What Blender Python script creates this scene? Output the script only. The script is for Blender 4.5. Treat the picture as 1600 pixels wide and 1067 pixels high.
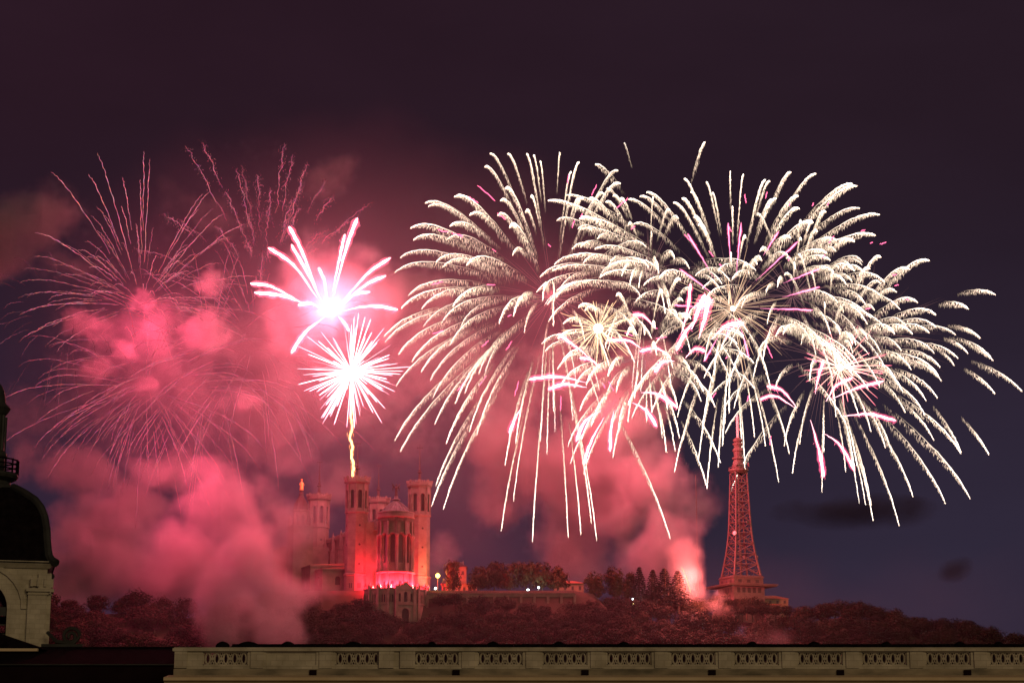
import bpy, math, random
import numpy as np
from mathutils import Vector, Matrix
random.seed(7); R_ = random.Random(11)
for o in list(bpy.data.objects): bpy.data.objects.remove(o)
S = bpy.context.scene
COL = S.collection
PI = math.pi
# ------------------------------------------------------------------ camera
PITCH = math.radians(12.5); K = 0.00032; CZ = 22.0
cam_d = bpy.data.cameras.new('camera'); cam = bpy.data.objects.new('camera', cam_d); COL.objects.link(cam)
cam_d.sensor_width = 36; cam_d.lens = 36 / (1600 * K); cam_d.clip_start = 1; cam_d.clip_end = 20000
cam.location = (0, 0, CZ); cam.rotation_euler = (PI / 2 + PITCH, 0, 0)
S.camera = cam
def at(px, py, Y):
    """world point seen at photo position (px, py) at distance Y north of the camera"""
    u = (px - 800) * K; v = (533.5 - py) * K
    d = (u, math.cos(PITCH) - v * math.sin(PITCH), math.sin(PITCH) + v * math.cos(PITCH))
    t = Y / d[1]
    return Vector((d[0] * t, Y, CZ + d[2] * t))
# ------------------------------------------------------------------ world, sun, exposure
W = bpy.data.worlds.new('World'); S.world = W; W.use_nodes = True
nt = W.node_tree; nt.nodes.clear()
def N(t, ty, **kw):
    n = t.nodes.new(ty)
    for k, v in kw.items():
        if k.startswith('i_'):
            n.inputs[int(k[2:])].default_value = v
        else: setattr(n, k, v)
    return n
out = N(nt, 'ShaderNodeOutputWorld'); bg = N(nt, 'ShaderNodeBackground'); bg.inputs[1].default_value = 1.0
tc = N(nt, 'ShaderNodeTexCoord'); sep = N(nt, 'ShaderNodeSeparateXYZ')
nt.links.new(tc.outputs['Generated'], sep.inputs[0])
mr = N(nt, 'ShaderNodeMapRange'); mr.inputs[1].default_value = 0.06; mr.inputs[2].default_value = 0.34; mr.interpolation_type = 'SMOOTHSTEP'
nt.links.new(sep.outputs[2], mr.inputs[0])
mx = N(nt, 'ShaderNodeMapRange'); mx.inputs[1].default_value = -0.22; mx.inputs[2].default_value = 0.25; mx.interpolation_type = 'SMOOTHSTEP'
nt.links.new(sep.outputs[0], mx.inputs[0])
def mix(a, b, fac=None, blend='MIX'):
    m = N(nt, 'ShaderNodeMix', data_type='RGBA', blend_type=blend)
    for s, k in ((a, 6), (b, 7)):
        if isinstance(s, tuple): m.inputs[k].default_value = s
        else: nt.links.new(s, m.inputs[k])
    if isinstance(fac, float): m.inputs[0].default_value = fac
    elif fac is not None: nt.links.new(fac, m.inputs[0])
    return m.outputs[2]
low = mix((0.030, 0.018, 0.040, 1), (0.0290, 0.0225, 0.0440, 1), mx.outputs[0])
high = mix((0.0235, 0.0095, 0.0170, 1), (0.0205, 0.0105, 0.0180, 1), mx.outputs[0])
skyc = mix(low, high, mr.outputs[0])
nz = N(nt, 'ShaderNodeTexNoise'); nz.inputs['Scale'].default_value = 7; nz.inputs['Detail'].default_value = 5
mp = N(nt, 'ShaderNodeMapping'); mp.inputs[3].default_value = (1, 1, 2.6)
nt.links.new(tc.outputs['Generated'], mp.inputs[0]); nt.links.new(mp.outputs[0], nz.inputs[0])
mm = N(nt, 'ShaderNodeMapRange'); mm.inputs[1].default_value = .35; mm.inputs[2].default_value = .7; mm.inputs[3].default_value = .9; mm.inputs[4].default_value = 1.06
nt.links.new(nz.outputs[0], mm.inputs[0])
vm = N(nt, 'ShaderNodeVectorMath', operation='SCALE'); nt.links.new(skyc, vm.inputs[0]); nt.links.new(mm.outputs[0], vm.inputs[3])
nt.links.new(vm.outputs[0], bg.inputs[0]); nt.links.new(bg.outputs[0], out.inputs[0])

sd = bpy.data.lights.new('city_glow', 'SUN'); sd.energy = 0.48; sd.angle = math.radians(25); sd.color = (1.0, 0.76, 0.44)
sun = bpy.data.objects.new('city_glow', sd); COL.objects.link(sun); sun.rotation_euler = (math.radians(72), 0, math.radians(24))
S.view_settings.view_transform = 'Standard'; S.view_settings.look = 'None'; S.view_settings.exposure = 0; S.view_settings.gamma = 1
cy = S.cycles
cy.max_bounces = 5; cy.diffuse_bounces = 2; cy.glossy_bounces = 1; cy.transparent_max_bounces = 96; cy.volume_bounces = 0
cy.sample_clamp_indirect = 3; cy.sample_clamp_direct = 0; cy.volume_step_rate = 1.6; cy.volume_max_steps = 400
cy.use_denoising = True; cy.caustics_reflective = False; cy.caustics_refractive = False
try: cy.use_light_tree = True
except Exception: pass

def lamp(name, loc, power, color, size=3.0, parent=None):
    d = bpy.data.lights.new(name, 'POINT'); d.energy = power; d.color = color; d.shadow_soft_size = size
    o = bpy.data.objects.new(name, d); COL.objects.link(o); o.location = loc
    if parent is not None: o.parent = parent
    return o
# ------------------------------------------------------------------ materials
def mat(name, c1, c2=None, scale=1.0, rough=0.85, bump=0.0, metallic=0.0, detail=6, stretch=None, brick=None, spec=0.3):
    m = bpy.data.materials.new(name); m.use_nodes = True
    t = m.node_tree; b = t.nodes['Principled BSDF']
    b.inputs['Roughness'].default_value = rough; b.inputs['Metallic'].default_value = metallic
    b.inputs['Specular IOR Level'].default_value = spec
    tcn = N(t, 'ShaderNodeTexCoord'); mpn = N(t, 'ShaderNodeMapping')
    if stretch: mpn.inputs[3].default_value = stretch
    t.links.new(tcn.outputs['Object'], mpn.inputs[0])
    n = N(t, 'ShaderNodeTexNoise'); n.inputs['Scale'].default_value = scale; n.inputs['Detail'].default_value = detail
    t.links.new(mpn.outputs[0], n.inputs[0])
    r = N(t, 'ShaderNodeValToRGB'); r.color_ramp.elements[0].position = .3; r.color_ramp.elements[1].position = .7
    r.color_ramp.elements[0].color = (*c1, 1); r.color_ramp.elements[1].color = (*(c2 or c1), 1)
    t.links.new(n.outputs[0], r.inputs[0]); last = r.outputs[0]
    if brick:
        br = N(t, 'ShaderNodeTexBrick'); br.inputs['Scale'].default_value = brick[0]; br.inputs['Mortar Size'].default_value = brick[1]
        br.inputs['Color1'].default_value = (1, 1, 1, 1); br.inputs['Color2'].default_value = (.86, .86, .84, 1); br.inputs['Mortar'].default_value = (.74, .72, .7, 1)
        cb = N(t, 'ShaderNodeSeparateXYZ'); t.links.new(tcn.outputs['Object'], cb.inputs[0])
        ad = N(t, 'ShaderNodeMath', operation='ADD'); t.links.new(cb.outputs[0], ad.inputs[0]); t.links.new(cb.outputs[1], ad.inputs[1])
        cx = N(t, 'ShaderNodeCombineXYZ'); t.links.new(ad.outputs[0], cx.inputs[0]); t.links.new(cb.outputs[2], cx.inputs[1])
        t.links.new(cx.outputs[0], br.inputs[0])
        mu = N(t, 'ShaderNodeMix', data_type='RGBA', blend_type='MULTIPLY'); mu.inputs[0].default_value = 1
        t.links.new(last, mu.inputs[6]); t.links.new(br.outputs[0], mu.inputs[7]); last = mu.outputs[2]
    t.links.new(last, b.inputs['Base Color'])
    if bump:
        bp = N(t, 'ShaderNodeBump'); bp.inputs['Strength'].default_value = bump; bp.inputs['Distance'].default_value = .1
        t.links.new(n.outputs[0], bp.inputs['Height']); t.links.new(bp.outputs[0], b.inputs['Normal'])
    return m
def emis(name, color, strength):
    m = bpy.data.materials.new(name); m.use_nodes = True; t = m.node_tree; t.nodes.clear()
    o = N(t, 'ShaderNodeOutputMaterial'); e = N(t, 'ShaderNodeEmission')
    e.inputs[0].default_value = (*color, 1); e.inputs[1].default_value = strength
    t.links.new(e.outputs[0], o.inputs[0]); m.cycles.emission_sampling = 'NONE'
    return m
def attr_emis(name):
    m = bpy.data.materials.new(name); m.use_nodes = True; t = m.node_tree; t.nodes.clear()
    o = N(t, 'ShaderNodeOutputMaterial'); e = N(t, 'ShaderNodeEmission'); a = N(t, 'ShaderNodeAttribute', attribute_name='spark_colour')
    t.links.new(a.outputs['Color'], e.inputs[0]); t.links.new(e.outputs[0], o.inputs[0]); m.cycles.emission_sampling = 'NONE'
    return m
def glow_gas(name, color, strength):
    m = bpy.data.materials.new(name); m.use_nodes = True; t = m.node_tree; t.nodes.clear()
    o = N(t, 'ShaderNodeOutputMaterial'); e = N(t, 'ShaderNodeEmission')
    e.inputs[0].default_value = (*color, 1); e.inputs[1].default_value = strength
    t.links.new(e.outputs[0], o.inputs[1]); m.cycles.emission_sampling = 'NONE'
    return m
M = dict(
    stone=mat('basilica_stone', (.16, .13, .105), (.26, .215, .18), .25, brick=(.9, .02), bump=.3),
    stone_dark=mat('weathered_stone', (.17, .14, .11), (.27, .22, .18), .4, bump=.3),
    dark_pane=mat('dark_opening', (.03, .025, .025), (.05, .04, .04), 2),  # dark panes: the shade within openings put into the colour
    zinc=mat('zinc_roof', (.10, .095, .095), (.17, .16, .16), .5, rough=.8),
    slate=mat('slate_roof', (.025, .022, .026), (.05, .045, .05), 1.5, rough=.6, bump=.4),
    tile=mat('tile_roof', (.20, .08, .05), (.32, .14, .08), 2, bump=.4),
    gold=mat('gilding', (.85, .5, .12), (.95, .62, .2), 3, rough=.35, metallic=.6),
    bronze=mat('bronze_figure', (.035, .022, .02), (.07, .045, .035), 3, rough=.6),
    iron=mat('painted_steel', (.125, .088, .075), (.20, .14, .115), 1.2, rough=.6),
    concrete=mat('concrete', (.14, .11, .10), (.21, .17, .15), .6, bump=.3),
    white=mat('white_metal', (.7, .68, .66), (.8, .78, .75), 1),
    wall=mat('house_plaster', (.24, .17, .11), (.34, .26, .17), .4, bump=.2),
    par=mat('parapet_stone', (.40, .35, .24), (.66, .59, .43), 1.3, bump=.5, detail=10, brick=(1.1, .012)),
    par_lit=mat('cornice_stone_lit', (.62, .46, .25), (.76, .60, .36), .8, bump=.3),  # parapet stone in a brighter, warmer colour; street light painted in
    grime=mat('weathered_base_course', (.13, .115, .075), (.44, .37, .24), 1.6, bump=.5, detail=12, stretch=(.5, 1, 1.6)),
    dome=mat('dome_slate', (.005, .0035, .0045), (.013, .009, .010), 3, rough=1.0, bump=.6, spec=0.03),
    lead=mat('lead_hip', (.022, .022, .018), (.05, .05, .04), 1.2, rough=.6),
    dark=mat('dark_render', (.010, .005, .006), (.018, .009, .010), .8, spec=0.0),
    glass=mat('window_glass', (.045, .03, .03), (.07, .05, .045), 1, rough=.35, spec=.5),
    bark=mat('bark', (.06, .045, .035), (.1, .08, .06), 2, bump=.5),
    ground=mat('hill_ground', (.03, .035, .015), (.06, .05, .03), .08, bump=.2),
    street=mat('street_asphalt', (.04, .04, .04), (.06, .06, .058), .5),
)
def leafmat(name, a, b, c):
    m = bpy.data.materials.new(name); m.use_nodes = True; t = m.node_tree; bs = t.nodes['Principled BSDF']
    bs.inputs['Roughness'].default_value = .8; bs.inputs['Specular IOR Level'].default_value = .15
    tcn = N(t, 'ShaderNodeTexCoord'); n = N(t, 'ShaderNodeTexNoise'); n.inputs['Scale'].default_value = .9
    t.links.new(tcn.outputs['Object'], n.inputs[0])
    oi = N(t, 'ShaderNodeObjectInfo')
    ad = N(t, 'ShaderNodeMath', operation='MULTIPLY_ADD'); t.links.new(oi.outputs['Random'], ad.inputs[0]); ad.inputs[1].default_value = .55
    t.links.new(n.outputs[0], ad.inputs[2])
    r = N(t, 'ShaderNodeValToRGB'); e = r.color_ramp.elements
    e[0].position = .4; e[0].color = (*a, 1); e[1].position = 1.05 if False else 1.0; e[1].color = (*c, 1)
    k = e.new(.7); k.color = (*b, 1)
    t.links.new(ad.outputs[0], r.inputs[0]); t.links.new(r.outputs[0], bs.inputs['Base Color'])
    return m
M['leaf'] = leafmat('wood_foliage', (.009, .010, .006), (.019, .018, .010), (.036, .029, .013))
M['leaf_gold'] = leafmat('plane_foliage', (.03, .024, .009), (.055, .04, .013), (.08, .055, .018))
M['needle'] = leafmat('needle_foliage', (.010, .012, .010), (.018, .02, .014), (.026, .025, .018))
HEAT = attr_emis('burning_sparks')
# ------------------------------------------------------------------ object helpers
def tag(o, label=None, cat=None, group=None, kind=None):
    if label: o['label'] = label
    if cat: o['category'] = cat
    if group: o['group'] = group
    if kind: o['kind'] = kind
    return o
def empty(name, loc=(0, 0, 0), rz=0, parent=None):
    o = bpy.data.objects.new(name, None); COL.objects.link(o); o.location = loc; o.rotation_euler = (0, 0, rz)
    o.empty_display_size = .5
    if parent is not None: o.parent = parent
    return o
def copy_tree(o, parent=None):
    c = o.copy(); COL.objects.link(c); c.parent = parent
    for ch in [x for x in o.children]: copy_tree(ch, c)
    return c
class MB:
    def __init__(s): s.v = []; s.f = []; s.c = []; s.g = []
    def add(s, vs, fs, col=None):
        n = len(s.v); s.g.append((n, len(s.f))); s.v += [tuple(p) for p in vs]; s.f += [tuple(i + n for i in f) for f in fs]
        if col is not None:
            s.c += ([col] * len(vs)) if not isinstance(col, list) else col
        return s
    def box(s, x0, x1, y0, y1, z0, z1, T=None):
        v = [(x0, y0, z0), (x1, y0, z0), (x1, y1, z0), (x0, y1, z0), (x0, y0, z1), (x1, y0, z1), (x1, y1, z1), (x0, y1, z1)]
        if T: v = [T(*p) for p in v]
        return s.add(v, [(0, 3, 2, 1), (4, 5, 6, 7), (0, 1, 5, 4), (1, 2, 6, 5), (2, 3, 7, 6), (3, 0, 4, 7)])
    def tube(s, pts, rad, n=8, col=None, cap=True):
        pts = [Vector(p) for p in pts]
        if not isinstance(rad, (list, tuple)): rad = [rad] * len(pts)
        vs = []; fs = []; cols = []
        for i, p in enumerate(pts):
            d = (pts[min(i + 1, len(pts) - 1)] - pts[max(i - 1, 0)])
            if d.length < 1e-6: d = Vector((0, 0, 1))
            d.normalize(); a = d.cross(Vector((0, 1, 0.13))).normalized(); b = d.cross(a)
            for k in range(n):
                q = 2 * PI * k / n
                vs.append(p + (a * math.cos(q) + b * math.sin(q)) * rad[i])
                if col is not None: cols.append(col[i] if isinstance(col, list) else col)
        for i in range(len(pts) - 1):
            for k in range(n):
                k2 = (k + 1) % n
                fs.append((i * n + k, i * n + k2, (i + 1) * n + k2, (i + 1) * n + k))
        if cap:
            fs.append(tuple(range(n))[::-1]); fs.append(tuple((len(pts) - 1) * n + k for k in range(n)))
        return s.add(vs, fs, cols if col is not None else None)
    def lathe(s, prof, n=16, cx=0, cy=0, rot=0, T=None, arc=(0, 2 * PI)):
        """prof: (radius, z) bottom to top"""
        full = abs(arc[1] - arc[0] - 2 * PI) < 1e-6; m = n if full else n + 1
        vs = []; fs = []
        for r, z in prof:
            for k in range(m):
                q = rot + arc[0] + (arc[1] - arc[0]) * k / n
                vs.append((cx + r * math.cos(q), cy + r * math.sin(q), z))
        for i in range(len(prof) - 1):
            for k in range(n):
                k2 = (k + 1) % m
                fs.append((i * m + k, i * m + k2, (i + 1) * m + k2, (i + 1) * m + k))
        if full:
            fs.append(tuple(range(m))[::-1]); fs.append(tuple((len(prof) - 1) * m + k for k in range(m)))
        if T: vs = [T(*p) for p in vs]
        return s.add(vs, fs)
    def arch(s, T, W_, H, w, zb, zs, dep, n=8, z0=0.0):
        """wall panel in the plane d=0 of T(s, d, z) with a round-arched opening; reveals go to d=-dep"""
        r = w / 2
        P = lambda a, z, d=0: T(a, d, z)
        q = lambda *p: s.add(list(p), [(0, 1, 2, 3)])
        q(P(-W_/2, z0), P(-r, z0), P(-r, H), P(-W_/2, H)); q(P(r, z0), P(W_/2, z0), P(W_/2, H), P(r, H))
        if zb > z0: q(P(-r, z0), P(r, z0), P(r, zb), P(-r, zb))
        arc = [(-r * math.cos(PI * k / n), zs + r * math.sin(PI * k / n)) for k in range(n + 1)]
        for a, b in zip(arc[:-1], arc[1:]): q(P(a[0], a[1]), P(b[0], b[1]), P(b[0], H), P(a[0], H))
        ol = [(-r, zb)] + arc + [(r, zb)]
        for a, b in zip(ol, ol[1:] + ol[:1]): q(P(a[0], a[1]), P(b[0], b[1]), P(b[0], b[1], -dep), P(a[0], a[1], -dep))
        return [(a, z) for a, z in ol]
    def pane(s, T, ol, d):
        return s.add([T(a, -d, z) for a, z in ol], [tuple(range(len(ol)))])
    def pieces(s, name, m, parent=None, smooth=False):
        """every shape added becomes a mesh of its own"""
        g = s.g + [(len(s.v), len(s.f))]
        for (v0, f0), (v1, f1) in zip(g[:-1], g[1:]):
            if f1 == f0: continue
            q = MB(); q.v = s.v[v0:v1]; q.f = [tuple(i - v0 for i in f) for f in s.f[f0:f1]]; q.build(name, m, parent, smooth)
    def build(s, name, m, parent=None, smooth=False):
        me = bpy.data.meshes.new(name); me.from_pydata(s.v, [], s.f); me.materials.append(m)
        if s.c:
            a = me.color_attributes.new('spark_colour', 'FLOAT_COLOR', 'POINT')
            arr = np.ones((len(s.v), 4), np.float32); arr[:, :3] = np.array(s.c, np.float32)
            a.data.foreach_set('color', arr.ravel())
        me.update()
        if smooth:
            me.polygons.foreach_set('use_smooth', [True] * len(me.polygons))
        o = bpy.data.objects.new(name, me); COL.objects.link(o)
        if parent is not None: o.parent = parent
        return o
def xf(ox, oy, ang):
    """T(s, d, z): s along the wall, d outward"""
    c, n = math.cos(ang), math.sin(ang)         # outward direction (c, n); along = (-n, c)
    return lambda a, d, z: (ox + c * d - n * a, oy + n * d + c * a, z)

# ------------------------------------------------------------------ terrain
def lerp_tab(tab, x):
    if x <= tab[0][0]: return tab[0][1]
    for (a, b), (c, d) in zip(tab[:-1], tab[1:]):
        if x <= c: return b + (d - b) * (x - a) / (c - a)
    return tab[-1][1]
CANOPY = [(-300, 935), (80, 930), (150, 924), (230, 924), (300, 932), (400, 928), (450, 925), (550, 930), (640, 944), (690, 930), (760, 930), (900, 931),
          (1000, 938), (1080, 942), (1150, 962), (1210, 962), (1260, 938), (1330, 941), (1400, 948), (1500, 962), (1600, 980), (1800, 1000)]
def crest(X):
    px = 800 + X / (985 * K)
    return at(800, lerp_tab(CANOPY, px), 985).z - 9.5
def sm(a, b, x):
    t = max(0, min(1, (x - a) / (b - a))); return t * t * (3 - 2 * t)
def ground(X, Y):
    c = crest(X) + 1.3 * math.sin(X * .045) + 1.0 * math.sin(X * .11 + 2)
    if Y <= 985:
        z = c - .45 * (985 - Y)
        return max(0.0, z)
    px = 800 + X / (1000 * K)
    plat = 116.0 * (sm(430, 470, px) - sm(915, 960, px)) + c * (1 - sm(430, 470, px) + sm(915, 960, px))
    z = c + (plat - c) * sm(987, 993, Y)
    t2 = sm(1090, 1500, Y)
    return z * (1 - t2) + 60 * t2
def build_ground():
    xs = list(np.arange(-420, 421, 10.0)); xs = [-9000, -3000, -1000, -600] + xs + [600, 1000, 3000, 9000]
    ys = [-400, -50, 0, 60, 200, 400, 600, 700] + list(np.arange(740, 980, 12.0)) + [980, 985, 987, 989, 991, 993, 996] + list(np.arange(1010, 1200, 18.0)) + [1300, 1500, 2500, 5000, 12000]
    mb = MB(); nx = len(xs)
    for y in ys:
        for x in xs:
            z = ground(max(-420, min(420, x)), y)
            mb.v.append((x, y, z))
    for j in range(len(ys) - 1):
        for i in range(nx - 1):
            mb.f.append((j * nx + i, j * nx + i + 1, (j + 1) * nx + i + 1, (j + 1) * nx + i))
    tag(mb.build('terrain', M['ground'], smooth=True), kind='structure', label='dark wooded hillside rising to the basilica terrace')
build_ground()
mb = MB(); mb.add([(-300, -40, .02), (300, -40, .02), (300, 70, .02), (-300, 70, .02)], [(0, 1, 2, 3)])
tag(mb.build('street', M['street']), kind='structure')

# ------------------------------------------------------------------ basilica
Tw = [at(558, 745, 1000), at(656, 746, 1012.5)]
BO = Vector(((Tw[0].x + Tw[1].x) / 2, 1006.4, 116.0)); BROT = math.atan2(12.8, 30.8)
ZT = Tw[0].z - 116.0                               # tower parapet height above the plateau
HX = 16.7                                           # half distance of the towers
LBACK = 65.0
def oct_stage(mb, r, z0, z1, cx=0, cy=0):
    mb.lathe([(r, z0), (r, z1)], 8, cx, cy, rot=PI / 8)
def build_tower(parent, x, y, lit=True):
    t = empty('tower', (x, y, 0), 0, parent)
    rr = 5.55; ap = rr * math.cos(PI / 8); side = 2 * rr * math.sin(PI / 8)
    zb = ZT - 17.6; zt = ZT - 4.0
    mb = MB()
    mb.lathe([(rr + .35, -14), (rr + .35, 7.6), (rr + .75, 8.0), (rr + .75, 8.7), (rr, 9.2), (rr, zb - 1.2), (rr + .5, zb - .8), (rr + .5, zb - .1), (rr - .1, zb)], 8, rot=PI / 8)
    mb.build('shaft', M['stone'], t)
    mb = MB()
    pn = MB()
    for k in range(8):
        a = k * PI / 4
        T = xf((ap - .1) * math.cos(a), (ap - .1) * math.sin(a), a)
        ol = mb.arch(T, side, zt, 2.0, zb + 1.5, zt - 4.0, .9, z0=zb)
        pn.pane(T, ol, .85)  # dark sheet standing in for the shade inside the belfry
        # archivolt: a raised ring round the opening
        for q in range(10):
            a0 = PI * q / 10; a1 = PI * (q + 1) / 10
            p = [(-1.05 * math.cos(u), zt - 4.0 + 1.05 * math.sin(u)) for u in (a0, a1)] + [(-1.4 * math.cos(u), zt - 4.0 + 1.4 * math.sin(u)) for u in (a1, a0)]
            mb.add([T(s_, .22, z_) for s_, z_ in p], [(0, 1, 2, 3)])
            mb.add([T(p[2][0], .22, p[2][1]), T(p[3][0], .22, p[3][1]), T(p[3][0], 0, p[3][1]), T(p[2][0], 0, p[2][1])], [(0, 1, 2, 3)])
        # corner colonnettes
        b = a + PI / 8
        mb.tube([(rr * math.cos(b), rr * math.sin(b), zb), (rr * math.cos(b), rr * math.sin(b), zt)], .34, 6)
    mb.build('belfry', M['stone'], t); pn.pieces('dark_pane', M['dark_pane'], t)
    mb = MB()
    mb.lathe([(rr - .1, zt), (rr + .5, zt + .5), (rr + .9, zt + 1.5), (rr + .95, zt + 2.6), (rr + .55, zt + 2.6), (rr + .55, zt + 1.6), (.4, zt + 1.7)], 8, rot=PI / 8)
    for k in range(8):
        a = k * PI / 4; T = xf((rr + .75) * math.cos(PI / 8) * math.cos(a), (rr + .75) * math.cos(PI / 8) * math.sin(a), a)
        for q in (-1.8, -.6, .6, 1.8): mb.box(q - .33, q + .33, -.2, .22, zt + 2.58, zt + 3.6, T=T)
        for q in np.arange(-2, 2.1, .5): mb.box(q - .12, q + .12, .0, .3, zt + .7, zt + 1.4, T=T)
        b = a + PI / 8
        mb.box((rr + .8) * math.cos(b) - .4, (rr + .8) * math.cos(b) + .4, (rr + .8) * math.sin(b) - .4, (rr + .8) * math.sin(b) + .4, zt + 2.5, zt + 4.0)
    mb.build('parapet', M['stone'], t)
    mb = MB(); b0 = zt + 1.7
    mb.lathe([(1.3, b0), (1.1, b0 + 2.5), (.8, b0 + 3), (.8, b0 + 4.2), (.55, b0 + 6.0), (1.25, b0 + 6.3), (1.25, b0 + 6.8), (.5, b0 + 7.2), (.7, b0 + 8), (.4, b0 + 8.6),
              (.34, b0 + 12), (.16, b0 + 16.5), (.3, b0 + 16.8), (.12, b0 + 17.2)], 8)
    sp = mb.build('spire', M['bronze'], t)
    mb = MB(); mb.box(-.11, .11, -.11, .11, b0 + 17.1, b0 + 21); mb.box(-1.3, 1.3, -.11, .11, b0 + 19.2, b0 + 19.5)
    for sx in (-1.3, 1.3): mb.box(sx - .12, sx + .12, -.14, .14, b0 + 19.05, b0 + 19.65)
    c = mb.build('cross', M['bronze'], t); c.rotation_euler = (0, 0, -BROT)
    # round windows on each face
    pn = MB()
    for zz in (13.5, 23.2, 32.8):
        for k in range(8):
            a = k * PI / 4; T = xf(ap * math.cos(a), ap * math.sin(a), a)
            if k % 2: continue
            pn.add([T(.55 * math.cos(u), .06, zz + .55 * math.sin(u)) for u in np.linspace(0, 2 * PI, 12, endpoint=False)], [tuple(range(12))])
    for k in (6, 7, 5, 0):
        a = k * PI / 4; T = xf(ap * math.cos(a), ap * math.sin(a), a)
        for q in (-.5, .5): pn.add([T(q - .3, .42, 1.5), T(q + .3, .42, 1.5), T(q + .3, .42, 4), T(q - .3, .42, 4)], [(0, 1, 2, 3)])
    pn.pieces('window', M['dark_pane'], t)
    return t
bas = empty('basilica', BO, BROT)
tag(bas, 'large stone basilica with four octagonal towers and round apse glowing red at its foot', 'church')
for (x, y) in ((-HX, 0), (HX, 0), (-HX, LBACK), (HX, LBACK)): build_tower(bas, x, y)
NW = 13.6; NH = 32.0
def build_nave():
    t = empty('nave', (0, 0, 0), 0, bas)
    mb = MB(); pn = MB(); gl = MB()
    for side_ in (-1, 1):
        ang = PI if side_ < 0 else 0
        nb = 4; L = (LBACK - 11) / nb
        for k in range(nb):
            yc = 5.5 + L * (k + .5)
            T = xf(side_ * NW, yc, ang)
            ol = mb.arch(T, L, NH, 5.2, 12, 23.5, 1.4, z0=-12); pn.pane(T, ol, 1.35)
            for m_ in (-1.3, 1.3): gl.box(m_ - .2, m_ + .2, -1.3, -.9, 12, 25.5, T=T)
        for k in range(nb + 1):
            yc = 5.5 + L * k
            T = xf(side_ * NW, yc, ang)
            mb.box(-1.3, 1.3, 0, 2.6, -12, NH - 7, T=T); mb.box(-1.0, 1.0, 0, 1.7, NH - 7, NH - 1.5, T=T)
            mb.box(-1.5, 1.5, -.2, 3.0, NH - 7.3, NH - 6.8, T=T)
            mb.lathe([(.7, NH - 1.5), (.7, NH + .8), (.0, NH + 3.2)], 4, *T(0, .8, 0)[:2], rot=PI / 4)
        mb.box(side_ * NW - .5, side_ * NW + .7, 5.5, LBACK - 5.5, NH - 1.3, NH)
        for yy in np.arange(6, LBACK - 6, 1.4):
            mb.box(side_ * (NW + .2) - .3, side_ * (NW + .2) + .3, yy, yy + .75, NH, NH + .9)
    mb.box(-NW, NW, LBACK - .5, LBACK + .5, -12, NH + 2)
    mb.box(-NW + .4, NW - .4, 4, 5, -12, NH)
    w = mb.build('wall', M['stone'], t); pn.pieces('window', M['glass'], t); gl.pieces('mullion', M['stone_dark'], t)
    mb = MB(); a, b, h = NW - .8, 1.5, NH + 7.5
    y0, y1 = 1.0, LBACK
    mb.add([(-a, y0, NH - .4), (a, y0, NH - .4), (0, y0, h), (-a, y1, NH - .4), (a, y1, NH - .4), (0, y1, h)], [(0, 1, 2), (3, 5, 4), (0, 2, 5, 3), (1, 4, 5, 2), (0, 3, 4, 1)])
    for yy in np.arange(2, LBACK, 2.2):
        for sg in (-1, 1):
            mb.add([(0, yy, h + .18), (0, yy + .25, h + .18), (sg * a, yy + .25, NH - .2), (sg * a, yy, NH - .2), (0, yy, h - .1), (0, yy + .25, h - .1), (sg * a, yy + .25, NH - .5), (sg * a, yy, NH - .5)],
                   [(0, 1, 2, 3), (0, 3, 7, 4), (1, 5, 6, 2)])
    mb.build('roof', M['zinc'], t)
build_nave()
AC = -12.0; AR = 8.0                                # apse centre (local y) and radius
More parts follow.
